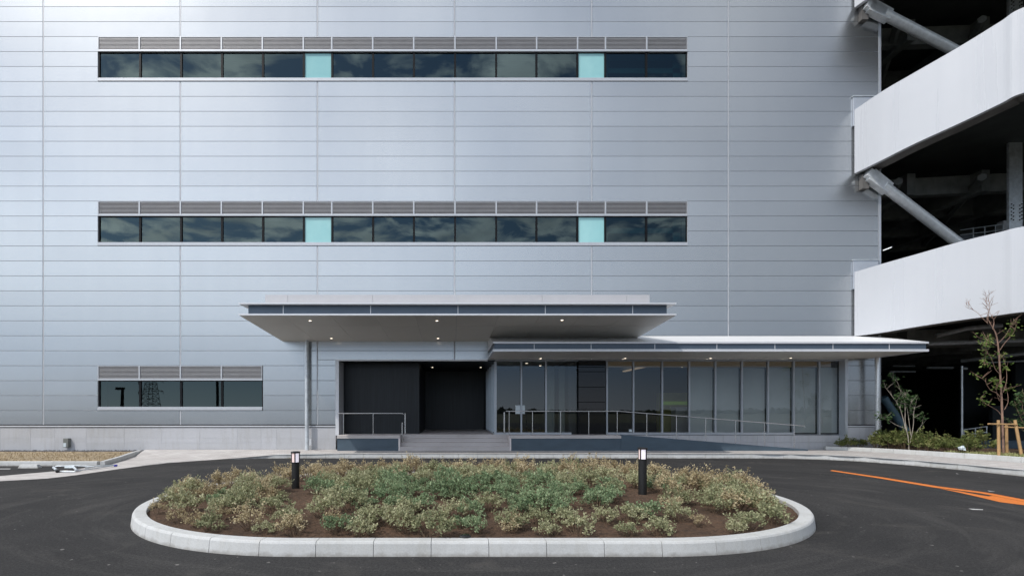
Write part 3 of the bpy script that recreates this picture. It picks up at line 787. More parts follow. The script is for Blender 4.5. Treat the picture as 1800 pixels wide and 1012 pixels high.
# ------------------------------------------------------------------ canopies (parts of the building)
UY = 16.5
ux0, ux1 = -6.90, 7.17; uz0, uz1 = PZ(552, UY), PZ(532, UY); uw = PZ(600)
c = MB(); N1 = 7
xs_ = [ux0, -5.52, -3.98, -2.53, -1.23, 0.10, 1.45, 2.8, 4.15, 5.5, ux1]
ysplit = [UY, 17.95, WY-.004]
zf = lambda y: uz0-.045+(uw-uz0+.045)*(y-UY)/(WY-UY)
sf = MB()
for i in range(len(xs_)-1):
    for j in range(2):
        g_ = .005
        a, b = xs_[i]+g_, xs_[i+1]-g_; y0, y1 = ysplit[j]+g_, ysplit[j+1]-g_
        sf.add([(a,y0,zf(y0)),(b,y0,zf(y0)),(b,y1,zf(y1)),(a,y1,zf(y1)),(a,y0,zf(y0)+.03),(b,y0,zf(y0)+.03),(b,y1,zf(y1)+.03),(a,y1,zf(y1)+.03)],
               [(0,3,2,1),(0,1,5,4),(1,2,6,5),(2,3,7,6),(3,0,4,7)])
can = sf.build('entrance_canopy', M['soffit'], bl)
bk = MB(); bk.add([(ux0+.02,UY+.02,zf(UY)+.02),(ux1-.02,UY+.02,zf(UY)+.02),(ux1-.02,WY-.01,uw+.02),(ux0+.02,WY-.01,uw+.02),
                   (ux0+.02,UY+.02,uz0+.02),(ux1-.02,UY+.02,uz0+.02),(ux1-.02,WY-.01,uz0+.02),(ux0+.02,WY-.01,uz0+.02)],
                  [(0,3,2,1),(0,1,5,4),(1,2,6,5),(2,3,7,6),(3,0,4,7),(4,5,6,7)]); bk.build('canopy_core', M['joint'], can)
e = MB()
e.box(ux0-.01, ux1+.01, UY-.01, UY+.10, uz0-.035, uz0+.015); e.box(ux0-.01, ux0+.06, UY+.10, UY+.35, uz0-.03, uz0+.012); e.box(ux1-.06, ux1+.01, UY+.10, UY+.35, uz0-.03, uz0+.012)
e.box(ux0-.01, ux1+.01, UY-.02, WY-.02, uz1-.045, uz1)
e.build_split('edge_plate', M['alu_l'], can)
fx0, fx1 = ux0+.20, ux1-.20
fs = MB(); fb = [fx0]+[PX(v, UY+.2) for v in (498,651.5,805,958.5,1112)]+[fx1]
tr = MB()
for a, b in zip(fb, fb[1:]): fs.box(a+.012, b-.012, UY+.20, UY+.30, uz0+.021, uz1-.046)
for a in fb[1:-1]: tr.box(a-.011, a+.011, UY+.19, UY+.29, uz0+.021, uz1-.046)
fs.box(fx0, fx0+.08, UY+.302, WY-.05, uz0+.021, uz1-.046); fs.box(fx1-.08, fx1, UY+.302, WY-.05, uz0+.021, uz1-.046)
fs.build('fascia', M['fascia'], can); tr.build_split('fascia_joint', M['alu_l'], can)
us = MB(); ub = [PX(466,17.2)]+[PX(v,17.2) for v in (506,655,803,953,1102)]+[PX(1142,17.2)]
for a, b in zip(ub, ub[1:]): us.box(a+.004, b-.004, 17.2, 17.35, uz1+.002, PZ(518,17.2))
us.box(ub[0]+.004, ub[0]+.15, 17.352, WY-.05, uz1+.002, PZ(518,17.2)-.003); us.box(ub[-1]-.15, ub[-1]-.004, 17.352, WY-.05, uz1+.002, PZ(518,17.2)-.003)
us.build('parapet', simple('flashing', (.50,.495,.51), .45, .3, .03, 2), can)
# lights on the sloping soffit
def on_soffit(a, b):
    k = (uw-uz0+.045)/(WY-UY); s_ = (CY-b)/F
    Y = (uz0-.045-k*UY-H)/(s_-k)
    p = px(a, b, Y); return (p.x, p.y, zf(Y))
for a, b in ((545,563),(582.5,594),(768,563),(770,594),(988,562)): downlight(can, on_soffit(a, b), .045)
# lower canopy
LY = 18.1; lx0, lx1 = PX(866.5, LY), PX(1633, LY); lzb, lzt = PZ(617.5, LY), PZ(600.5, LY)
sg = MB()
xs2 = [lx0+.02]+[lx0+1.55*i for i in range(1, 10)]+[lx1-.02]
for a, b in zip(xs2, xs2[1:]):
    sg.box(a+.004, b-.004, LY+.06, GY-.06 if b < xr else WY-.02, lzb+.02, lzb+.05)
low = sg.build('lobby_canopy', M['soffit'], bl)
e = MB(); e.box(lx0, lx1, LY, LY+.10, lzb, lzb+.085); e.box(lx0, lx0+.08, LY+.102, GY, lzb, lzb+.085); e.box(lx1-.08, lx1, LY+.102, WY, lzb, lzb+.085)
e.box(lx0, lx1, LY, LY+.10, lzt-.06, lzt); e.box(lx0, lx0+.08, LY+.102, GY-.2, lzt-.06, lzt); e.box(lx1-.08, lx1, LY+.102, WY, lzt-.06, lzt)
e.build_split('edge_plate', M['alu_l'], low)
lb = [lx0+.05]+[PX(v,LY+.05) for v in (939,1039,1151,1260,1362,1464,1563)]+[lx1-.05]
fs = MB(); tr = MB()
for a, b in zip(lb, lb[1:]): fs.box(a+.010, b-.010, LY+.05, LY+.12, lzb+.087, lzt-.062)
for a in lb[1:-1]: tr.box(a-.010, a+.010, LY+.042, LY+.11, lzb+.087, lzt-.062)
fs.box(lx0+.05, lx0+.12, LY+.122, GY-.2, lzb+.087, lzt-.062); fs.box(lx1-.12, lx1-.05, LY+.122, WY-.03, lzb+.087, lzt-.062)
fs.build('fascia', M['fascia'], low); tr.build_split('fascia_joint', M['alu_l'], low)
rf = MB(); zr = PZ(590.5)
rf.add([(lx0+.01,LY+.03,lzt+.004),(lx1-.01,LY+.03,lzt+.004),(lx1-.01,WY-.012,zr),(lx0+.01,WY-.012,zr),(lx0+.01,LY+.03,lzt-.05),(lx1-.01,LY+.03,lzt-.05),(lx1-.01,WY-.012,lzt-.05),(lx0+.01,WY-.012,lzt-.05)],
       [(0,1,2,3),(0,4,5,1),(1,5,6,2),(3,7,4,0),(2,6,7,3)])
rf.build('canopy_roof', simple('white_roof_sheet', (.74,.75,.76), .45, .1, .02, 1.5), low)
for (a, b) in ((950.5,629.3),(1099,629),(1249,629),(1390,628.5)):
    Yd = (lzb+.02-H)*F/(CY-b); p = px(a, b, Yd); downlight(low, (p.x, p.y, lzb+.02))
# canopy columns
cl = root('canopy_column', (PX(539.5,20.5),20.5,.18), 'slim steel column under the left end of the entrance canopy', 'column')
MB().polytube([(PX(539.5,20.5),20.5,.16),(PX(539.5,20.5),20.5,zf(20.5))], .078, 20).build('shaft', M['galv'], cl, True)
MB().box(PX(544,20.3), PX(548,20.3), 20.25, 20.4, PZ(782,20.3), PZ(771,20.3)).build('bracket', M['joint'], cl)
c2 = root('canopy_column', (PX(1543,20.3),20.3,.25), 'thick steel column under the right end of the lobby canopy, behind the hedge', 'column')
MB().polytube([(PX(1543,20.3),20.3,.16),(PX(1543,20.3),20.3,lzb+.02)], .10, 24).build('shaft', M['steel'], c2, True)
# socket box
sb = root('socket_box', (PX(116.5,20.6),20.6,.5), 'grey outdoor socket box mounted low on the concrete plinth', 'socket box')
MB().box(PX(112,20.6), PX(121,20.6), 20.56, WY+.012, PZ(786,20.6), PZ(770,20.6)).build('case', simple('socket_grey', (.16,.17,.16), .5), sb, bevel=.01)
MB().box(PX(113,20.6), PX(118,20.6), 20.545, 20.559, PZ(785,20.6), PZ(778,20.6)).build('label_plate', M['plastic'], sb)

# ------------------------------------------------------------------ entrance terrace
SY = 20.10; SX = lambda x: (x-CX)*SY/F
te = root('entrance_terrace', (0,SY,0.18), 'raised tiled entrance terrace with broad steps and a slate access ramp', 'terrace')
t = MB()
sx0, sx1 = SX(703), SX(896); gz = .14
for k in range(4):
    z1 = .185+(FZ-.185)*(k+1)/4
    t.box(sx0+.001*k, sx1-.001*k, SY+.30*k, SY+.30*(k+1) if k < 3 else 26.3, gz, z1)
t.build('steps', M['steptile'], te, bevel=.006)
t = MB()
lft = xl+.13; 
t.box(SX(592), sx0-.001, SY, WY-.02, FZ-.115, FZ); t.box(lft+.01, sx0-.002, WY-.019, 21.72, FZ-.30, FZ-.001); t.box(sx1+.001, SX(1092), SY, GY-.06, FZ-.115, FZ)
for k in range(4):
    z1 = .185+(FZ-.185)*(k+1)/4
    for s_, X in ((-1, sx0), (1, sx1)):
        pass
t.build_split('coping', M['steptile'], te)
t = MB(); t.box(SX(592)+.01, sx0-.06, SY+.035, WY-.03, .12, FZ-.117); t.box(sx1+.06, SX(1092), SY+.035, GY-.07, .12, FZ-.117)
rx0, rx1 = SX(1092)+.002, SX(1421)
t.add([(rx0,SY+.02,.12),(rx1,SY+.02,.12),(rx1,SY+.02,PZ(789.5,SY)),(rx0,SY+.02,PZ(763.5,SY)),(rx0,SY+.16,.12),(rx1,SY+.16,.12),(rx1,SY+.16,PZ(789.5,SY)),(rx0,SY+.16,PZ(763.5,SY))],
      [(0,1,2,3),(1,5,6,2),(3,2,6,7),(0,3,7,4),(5,4,7,6)])
t.build_split('ramp_wall', M['slate'], te)
t = MB(); t.box(sx0-.059, sx0-.001, SY+.01, WY-.03, .12, FZ-.117); t.box(sx1+.001, sx1+.059, SY+.01, GY-.07, .12, FZ-.117); t.build_split('step_cheek', M['steptile'], te)
t = MB(); t.add([(rx0,SY+.165,FZ-.03),(rx1,SY+.165,.19),(rx1,GY-.06,.19),(rx0,GY-.06,FZ-.03)], [(0,1,2,3)]); t.build('ramp_floor', M['steptile'], te)
# handrails
def rail(name_label, pts, posts, r=.019, extra=None):
    h = root('handrail', (pts[0][0], SY+.1, FZ), name_label, 'handrail')
    MB().polytube(pts, r, 10).build('top_rail', M['steel'], h, True)
    for (a, b, rr_) in posts: MB().tube(a, b, rr_, 10).build('post', M['steel'], h, True)
HY = SY+.12; hz = PZ(726, HY)
P3 = lambda x, y: px(x, y, HY)
rail('stainless handrail on the terrace left of the entrance steps', [P3(593,726),P3(708,726),P3(709,728)],
     [(P3(604,726),P3(604,764),.016),(P3(656,726),P3(656,764),.016),(px(712.3,726,21.0),px(712.3,762,21.0),.034),(px(707,742,20.5),px(707,784,20.5),.026)])
zr_ = lambda x: 722.3 if x < 1088 else 722.3+(x-1088)*(748-722.3)/(1414-1088)
gb = lambda x: 763.5 if x < 1092 else 763.5+(x-1092)*(789-763.5)/(1421-1092)
posts = [(P3(x, zr_(x)), P3(x, gb(x)), .016) for x in (895,936,985.5,1035,1085,1137,1189,1240.5,1293,1344,1396)]
posts.append((px(886.5,724,21.0), px(886.5,761,21.0), .034))
rail('long stainless handrail that follows the access ramp down to the right', [P3(889,722.3),P3(1088,722.3),P3(1414,748),P3(1414.6,751.5)], posts)

# ------------------------------------------------------------------ left bed, kerbs, small things
lbk = MB()
kerb_run(lbk, [(-40,16.22),(-11.20,16.22)], .15, lambda p: .145, stone=.7)
kerb_run(lbk, [(-11.05,16.25),(-11.55,17.9),(-12.1,19.4),(-12.48,20.66)], .15, lambda p: .15+.03*max(0,(p.y-16.2)/4.4), stone=.73)
struct(lbk.build('bed_kerb', M['kerb']), 'low kerb around the dry grass strip at the left', 'kerb')
bs = MB(); bs.add([(-40,16.36,.12),(-11.17,16.36,.12),(-11.68,17.9,.125),(-12.23,19.4,.13),(-12.5,20.2,.14),(-40,20.2,.14)], [(0,1,2,3,4,5)])
struct(bs.build('grass_bed', simple('dry_bed', (.33,.26,.17), .95, 0, .45, 4)), 'bare strip of dry ground along the plinth', 'ground')
gs = MB()
rr = random.Random(3)
for i in range(5200):
    x = rr.uniform(-22,-11.3); y = rr.uniform(16.4,19.9)
    if x > -11.2-(y-16.3)*.32: continue
    d = Vector((rr.uniform(-.8,.8), rr.uniform(-.8,.8), 1)); leafquad(gs, Vector((x,y,.11)), d, rr.uniform(.04,.10), rr, .22)
tag(gs.build('dry_grass', M['lf_straw']), 'thin dry straw coloured grass on the strip below the plinth', 'grass', None, 'stuff')
pb = MB()
for i in range(900):
    x = rr.uniform(-22,-12.5); y = rr.uniform(20.2,20.68); s_ = rr.uniform(.02,.05)
    a = rr.uniform(0,3); ca, sa = math.cos(a)*s_, math.sin(a)*s_
    pb.add([(x-ca,y-sa,.13),(x+sa,y-ca,.13),(x+ca,y+sa,.13),(x-sa,y+ca,.13),(x,y,.13+s_*1.1)], [(0,1,4),(1,2,4),(2,3,4),(3,0,4)])
tag(pb.build('gravel', M['pebble']), 'dark gravel drip strip along the foot of the plinth', 'gravel', None, 'stuff')
gb2 = MB(); gb2.quad((-40,20.2,.128),(-12.4,20.2,.128),(-12.5,20.69,.128),(-40,20.69,.128)); struct(gb2.build('gravel_bed', simple('gravel_base', (.17,.17,.18), .9, 0, .4, 30)), 'grey gravel bed against the plinth', 'ground')
ws = root('wheel_stop', (PX(50,15.6),15.6,0), 'white concrete wheel stop on the parking bay at the left', 'wheel stop')
a, b = PX(31,15.6), PX(66,15.6)
MB().add([(a,15.6,0),(b,15.6,0),(b,15.78,0),(a,15.78,0),(a+.03,15.64,.11),(b-.05,15.64,.11),(b-.05,15.74,.11),(a+.03,15.74,.11)],[(0,1,5,4),(1,2,6,5),(2,3,7,6),(3,0,4,7),(4,5,6,7)]).build('stop_block', M['kerb'], ws, bevel=.012)
wl = MB(); wl.quad((-14.5,15.3,.004),(PX(20,15.4),15.35,.004),(PX(19,15.5),15.5,.004),(-14.5,15.47,.004)); struct(wl.build('parking_line', M['whitepaint']), 'white painted parking bay line at the left edge', 'road marking')
# folded metal stand lying on the paving
st = root('folded_stand', (PX(140,15.0),15.0,0), 'folded aluminium stand with long legs lying on the paving at the left', 'stand')
def g3(x, y, z): 
    Y = (H-z)*F/(y-CY); return Vector((PX(x,Y), Y, z))
f = MB()
f.polytube([g3(95,822,.10), g3(100,828,.04), g3(132,828.5,.04)], .022, 8); f.polytube([g3(132,827,.05), g3(165,823,.05), g3(203,817,.06)], .018, 8)
f.polytube([g3(97,819,.12), g3(132,818,.13), g3(165,819.5,.10), g3(200,816.5,.07)], .018, 8)
f.polytube([g3(128,819,.10), g3(135,826,.06)], .035, 8); f.polytube([g3(94,821,.1), g3(101,827,.05)], .035, 8); f.polytube([g3(150,822,.05), g3(175,818,.07)], .025, 8)
f.build('leg_frame', M['galv'], st, True)
MB().add([g3(113,822,.09), g3(129,822,.09), g3(128,817.5,.13), g3(114,817.5,.13)], [(0,1,2,3)]).build('panel', M['plastic'], st)
f = MB(); f.polytube([g3(97,823,.06), g3(101,828,.05)], .045, 8); f.polytube([g3(131,819,.1), g3(134,825,.06)], .045, 8); f.build('foot', M['boll'], st, True)
MB().polytube([g3(201,818,.05), g3(205.5,817.5,.05)], .03, 8).build('end_cap', M['blue'], st, True)

# orange marking
om = MB()
pts = [(1455,826.6),(1463,825.6),(1553,840.2),(1649,855),(1745,867.2),(1800,877)]
ctr = []
def G0(x, y, z=.004):
    Y = (H-z)*F/(y-CY); return (PX(x,Y), Y, z)
def strip(mb, top, bot):
    for i in range(len(top)-1): mb.quad(G0(*bot[i]), G0(*bot[i+1]), G0(*top[i+1]), G0(*top[i]))
strip(om, [(1463,825.5),(1550,838),(1649,854),(1687,858.9),(1723,863.4),(1745,866.8),(1800,877.2)], [(1459,826.8),(1545,839.9),(1645,856.6),(1687,861.4),(1723,866.2),(1745,870.3),(1800,881)])
om.add([G0(1650,857.6), G0(1687,865.2), G0(1723,873.4), G0(1757,881.6), G0(1800,887), G0(1800,881.2), G0(1745,870.6), G0(1738,871.6), G0(1723,869.4), G0(1687,862.8)], [(0,1,9),(1,2,8,9),(2,3,7,8),(3,4,5,6,7)])
om.add([G0(1800,877.2), G0(1800,881.1), G0(1800,887), G0(1850,892), G0(1900,895), G0(1850,885)], [(0,1,2,3,4,5)])
struct(om.build('orange_arrow', M['orange']), 'orange painted arrow on the asphalt at the right', 'road marking')
for i, (x, y, w_, d_) in enumerate(((1702,893,26,2.5),(1735,861.5,14,1.6),(1680,831,6,1.4))):
    m_ = MB(); m_.add([G0(x,y), G0(x+w_,y+1.5), G0(x+w_,y+d_), G0(x+w_*.3,y+d_*.8)], [(0,1,2,3)])
    struct(m_.build('chalk_mark', M['whitepaint']), ['long white chalk scuff on the asphalt below the orange arrow','short white scuff on the asphalt above the orange arrow','tiny white scuff on the asphalt beside the footway kerb'][i], 'road marking')

# ------------------------------------------------------------------ right bed
rk = MB()
kp = smooth_path([(14.95,20.55)]+Bp[15:], 10)
kerb_run(rk, kp, .15, lambda p: .15+min(.03, max(0,(20-p.y)*.01)), z0=.165, stone=.72)
struct(rk.build('bed_kerb', M['kerb']), 'raised kerb stones around the hedge bed at the right', 'kerb')
BZ = .29
bb = MB(); poly = [(p.x+.12, p.y+.03) for p in kp if p.y < 20.5]
far_ = [(23,6),(23,20.0),(17.4,20.66),(15.2,20.66)]
bb.prism(poly+far_, .0, BZ-.02)
struct(bb.build('bed_soil', M['soil']), 'soil of the hedge bed under the vehicle ramp', 'soil')
# hedge clumps
hp = []
for i in range(4):
    l = MB(); t = MB(); make_shrub(l, t, 900+i, rad=.40, hgt=.62, stems=22, leaves=44, size=.06)
    a = bpy.data.meshes.new('hedge_leaves'); a.from_pydata(l.v, [], l.f); a.materials.append(M['lf_hedge'])
    b = bpy.data.meshes.new('hedge_twigs'); b.from_pydata(t.v, [], t.f); b.materials.append(M['twig']); hp.append((a,b))
protos['hedge'] = hp
def bed_x(y):
    for p, q in zip(kp, kp[1:]):
        if p.y >= y >= q.y: return p.x+(q.x-p.x)*(p.y-y)/max(1e-6, p.y-q.y)
    return 17
hl = 'olive green low hedge plant in the kerbed bed below the vehicle ramp'
for (x, y) in ((15.45,20.45),(15.75,20.4),(16.15,20.42)): put_shrub(x, y, BZ-.03, 'hedge', R.uniform(.6,.8), 'hedge_plant', hl, 'hedge plants in the right bed')
y = 19.9
while y > 16.9:
    for k in range(2 if y < 19.5 else 2):
        put_shrub(bed_x(y)+.42+k*.55+R.uniform(-.1,.1), y+R.uniform(-.1,.1), BZ-.03, 'hedge', R.uniform(.9,1.25), 'hedge_plant', hl, 'hedge plants in the right bed')
    y -= .44
gs = MB()
for i in range(6500):
    y = rr.uniform(12,17.6); x = bed_x(y)+.16+rr.random()**1.6*1.1
    d = Vector((rr.uniform(-.9,.9), rr.uniform(-.9,.9), 1)); leafquad(gs, Vector((x,y,BZ-.03)), d, rr.uniform(.08,.19), rr, .16)
tag(gs.build('bed_grass', M['lf_grass']), 'tufty pale green grass along the bed kerb near the staked tree', 'grass', None, 'stuff')
pg_ = px(1692, 786, 17.0)
rb_ = MB(); 
rr2 = random.Random(5)
prof = [(.07,-.05),(.085,.01),(.065,.05),(.03,.07)]
rb_.lathe((pg_.x, pg_.y, pg_.z-.02), prof, 9); rb_.v = [(v[0]+rr2.uniform(-.035,.02), v[1]+rr2.uniform(-.03,.03), v[2]+rr2.uniform(-.025,.025)) for v in rb_.v]
tag(rb_.build('plastic_bag', M['plastic']), 'crumpled white plastic bag lying at the end of the hedge', 'bag')

# trees by limbs
def limb_tree(name, label, base_px, Y, limbs, barkm, leafm, leafsize, nleaf, seed, r0):
    rr = random.Random(seed)
    b0 = px(*base_px, Y); b0.z = BZ-.03
    t = root(name, tuple(b0), label, 'tree')
    tk = MB(); cr = MB()
    for li, (pts, ra, rb, leafy) in enumerate(limbs):
        n_ = len(pts)
        dy = rr.uniform(-.35,.35) if li else 0
        P = []
        for i, q in enumerate(pts):
            p = px(q[0], q[1], Y); p.y += dy*(i/(n_-1))**1.2
            P.append(p)
        if li == 0: P[0].z = BZ-.05
        sm = smooth_path([tuple(p) for p in P], 4)
        rad = [(ra+(rb-ra)*i/(len(sm)-1))*.37 for i in range(len(sm))]
        tk.polytube(sm, rad, 7)
        # twigs
        ntw = 3 if leafy else 7
        L_ = (P[-1]-P[0]).length
        for k in range(int(ntw+leafy*3)):
            i = int(len(sm)*rr.uniform(.45 if leafy else .35, .99)); i = min(i, len(sm)-1); p = sm[i]
            d = Vector((rr.uniform(-1,1), rr.uniform(-.8,.8), rr.uniform(.1,1.2))).normalized()
            ln = rr.uniform(.12,.34)
            q = p+d*ln*.5+Vector((0,0,.02)); e_ = p+d*ln+Vector((rr.uniform(-.04,.04),0,.05))
            tk.polytube([p, q, e_], [.006,.005,.003], 4)
            if not leafy:
                for z in range(2):
                    d2 = (d+Vector((rr.uniform(-.8,.8), rr.uniform(-.8,.8), rr.uniform(-.2,.8)))).normalized()
                    tk.polytube([q, q+d2*rr.uniform(.08,.18)], [.004,.002], 3)
            if leafy and rr.random() < .8:
                for z in range(int(nleaf*rr.uniform(.5,1.2))):
                    u = rr.random()
                    pp = p+(e_-p)*u+Vector((rr.gauss(0,.055), rr.gauss(0,.055), rr.gauss(0,.045)))
                    leafquad(cr, pp, Vector((rr.uniform(-1,1), rr.uniform(-1,1), rr.uniform(-.7,.4))), leafsize*rr.uniform(.6,1.2), rr, .5)
    tk.build('trunk', barkm, t, True); cr.build('crown', leafm, t)
    return t
Z6 = lambda l: [(1620+x*.2174, 600+y*.2174) for x, y in l]
Z5 = lambda l: [(1620+x*.1186, 500+y*.1186) for x, y in l]
big = [
 ([(1764,800),(1762,735),(1760,690),(1757,640),(1755,612),(1751,588),(1743,572),(1736,560)], .085, .032, 0),
 (Z6([(635,265),(585,225),(550,170),(510,120),(460,70),(440,20)]), .028, .010, 1),
 (Z6([(645,460),(600,415),(550,395),(510,350),(490,320),(450,295)]), .028, .010, 1),
 (Z6([(640,590),(610,555),(550,520),(500,495),(475,455)]), .024, .010, 0.34),
 (Z6([(670,550),(720,490),(745,420),(760,380)]), .024, .010, 1),
 (Z6([(660,410),(690,320),(695,240),(680,150),(670,110)]), .026, .010, 1),
 (Z6([(630,480),(600,420),(590,370),(575,330)]), .014, .007, 1),
 (Z6([(560,200),(545,225),(520,190),(480,190)]), .012, .006, 1),
 (Z6([(520,120),(512,60),(510,10)]), .014, .008, 1),
 (Z5([(1145,860),(1200,770),(1220,680),(1215,600),(1210,540)]), .026, .010, 1),
 (Z5([(1160,970),(1220,860),(1280,770),(1320,670),(1300,540)]), .026, .010, 1),
 (Z5([(985,580),(930,490),(900,410),(850,340),(810,270)]), .024, .008, 0),
 (Z5([(1050,660),(1085,590),(1090,500),(1060,420),(1070,330)]), .022, .008, 0),
 (Z5([(975,560),(970,480),(990,400),(960,300),(970,190)]), .022, .008, 0),
 (Z5([(985,500),(1000,460),(1040,330),(1055,240),(1050,130)]), .022, .008, 0),
 (Z5([(1120,900),(1060,850),(1000,800),(950,760)]), .016, .008, 1),
]
limb_tree('young_tree', 'tall thin young tree with sparse leaves, held by timber stakes at the right', (1764,800), 16.45, big, M['bark'], M['lf_tree'], .10, 11, 21, .085)
Z4 = lambda l: [(1440+x*.1976, 620+y*.1976) for x, y in l]
small = [
 (Z4([(800,830),(790,740),(765,660),(740,560),(710,470),(660,400),(600,320),(580,300)]), .045, .010, 1),
 (Z4([(780,700),(762,600),(760,520),(750,430),(710,330),(680,260),(640,240)]), .035, .010, 1),
 (Z4([(810,800),(830,640),(825,520),(840,410)]), .032, .016, .7),
 (Z4([(815,740),(810,560),(812,450),(810,385)]), .026, .014, .34),
 (Z4([(855,800),(870,710),(920,650),(940,600),(890,570)]), .022, .008, 1),
 (Z4([(765,670),(700,640),(650,600),(600,580)]), .022, .008, 1),
 (Z4([(700,470),(690,420),(730,390),(770,370)]), .014, .007, 1),
 (Z4([(825,520),(790,480),(780,440),(740,420)]), .012, .007, 1),
]
limb_tree('small_tree', 'small multi-stemmed tree rising from the hedge beside the pier', (1598,782), 18.75, small, M['bark_g'], M['lf_tree2'], .11, 17, 33, .05)
right = [
 ([(1812,800),(1810,760),(1806,730),(1800,705)], .04, .012, 1), ([(1808,760),(1795,735),(1788,718),(1782,708)], .02, .008, 1),
 ([(1810,750),(1796,720),(1796,700),(1790,690)], .02, .008, 1), ([(1812,770),(1800,757),(1790,748),(1782,745)], .018, .008, 1), ([(1812,745),(1818,720),(1822,690)], .02, .008, 1),
]
limb_tree('leafy_sapling', 'dark leafy sapling cut by the right edge of the photo, behind the stakes', (1812,800), 17.3, right, M['bark'], M['lf_tree2'], .10, 26, 44, .04)
# stakes
ts = root('tree_stakes', tuple(px(1768,800,16.3).xy)+(BZ-.03,), 'three brown timber stakes with crossbars propping the tall young tree', 'tree support')
def stake(a, b, Y0, Y1, r_):
    p = px(*a, Y0); q = px(*b, Y1); q.z = BZ-.08
    MB().polytube([p, q], [r_*.95, r_], 12).build('stake', M['wood'], ts, True)
stake((1755,738),(1756,797), 16.25, 16.15, .042); stake((1784,738),(1797,797), 16.25, 16.05, .042); stake((1769,745),(1770,797), 16.85, 16.95, .042)
MB().polytube([px(1737,744.5,16.18), px(1787,745.5,16.18)], .024, 10).build('crossbar', M['wood'], ts, True)
MB().polytube([px(1762,750,16.6), px(1806,751.5,16.35)], .022, 10).build('crossbar', M['wood'], ts, True)

# ------------------------------------------------------------------ vehicle ramp
rp = root('vehicle_ramp', (18,20,0), 'curving multi-level truck ramp with white parapets, right of the warehouse', 'ramp')
xsR = [1502,1551,1608,1687,1757,1800]; ysR = [20.62,19.75,18.9,17.9,17.1,16.65]
b1t = [478,463.5,447.5,425,408,398]; b1b = [590.5,584,574.5,562.5,553.5,548]
b2t = [193.5,160.5,127.5,82,39,13]; b2b = [305,281,252.5,216.5,183,163]
b3b = [13.5,-21,-62,-115,-160,-187]; b3t = [-98,-141,-187,-250,-304,-337]
def curve(rows_):
    P = [tuple(px(x, r, Y)) for x, r, Y in zip(xsR, rows_, ysR)]
    z = P[-1][2]; dz = (P[-1][2]-P[-2][2])
    P += [(19.9,15.75,z+dz*.6), (22.5,14.6,z+dz*1.0), (27,13.9,z+dz*1.2), (34,14.0,z+dz*1.3)]
    return smooth_path(P, 8)
def parapet(top, bot):
    T = curve(top); B_ = curve(bot); mb = MB(); n_ = len(T)
    for i in range(n_):
        d = (T[min(i+1,n_-1)]-T[max(i-1,0)]); d.z = 0; d.normalize(); nn = Vector((-d.y, d.x, 0))*.16     # inward
        t_, b_ = T[i], B_[i]; 
        mb.v += [tuple(b_), (t_.x, t_.y, t_.z), (t_.x+nn.x, t_.y+nn.y, t_.z), (b_.x+nn.x, b_.y+nn.y, b_.z)]
    for i in range(n_-1):
        for k in range(4):
            a = i*4+k; b = i*4+(k+1)%4; mb.f.append((a, a+4, b+4, b))
    mb.f.append((0,1,2,3)); e_ = (n_-1)*4; mb.f.append((e_+3,e_+2,e_+1,e_))
    mb.build('parapet', M['white'], rp)
    return B_
BX = PX(1549.5)
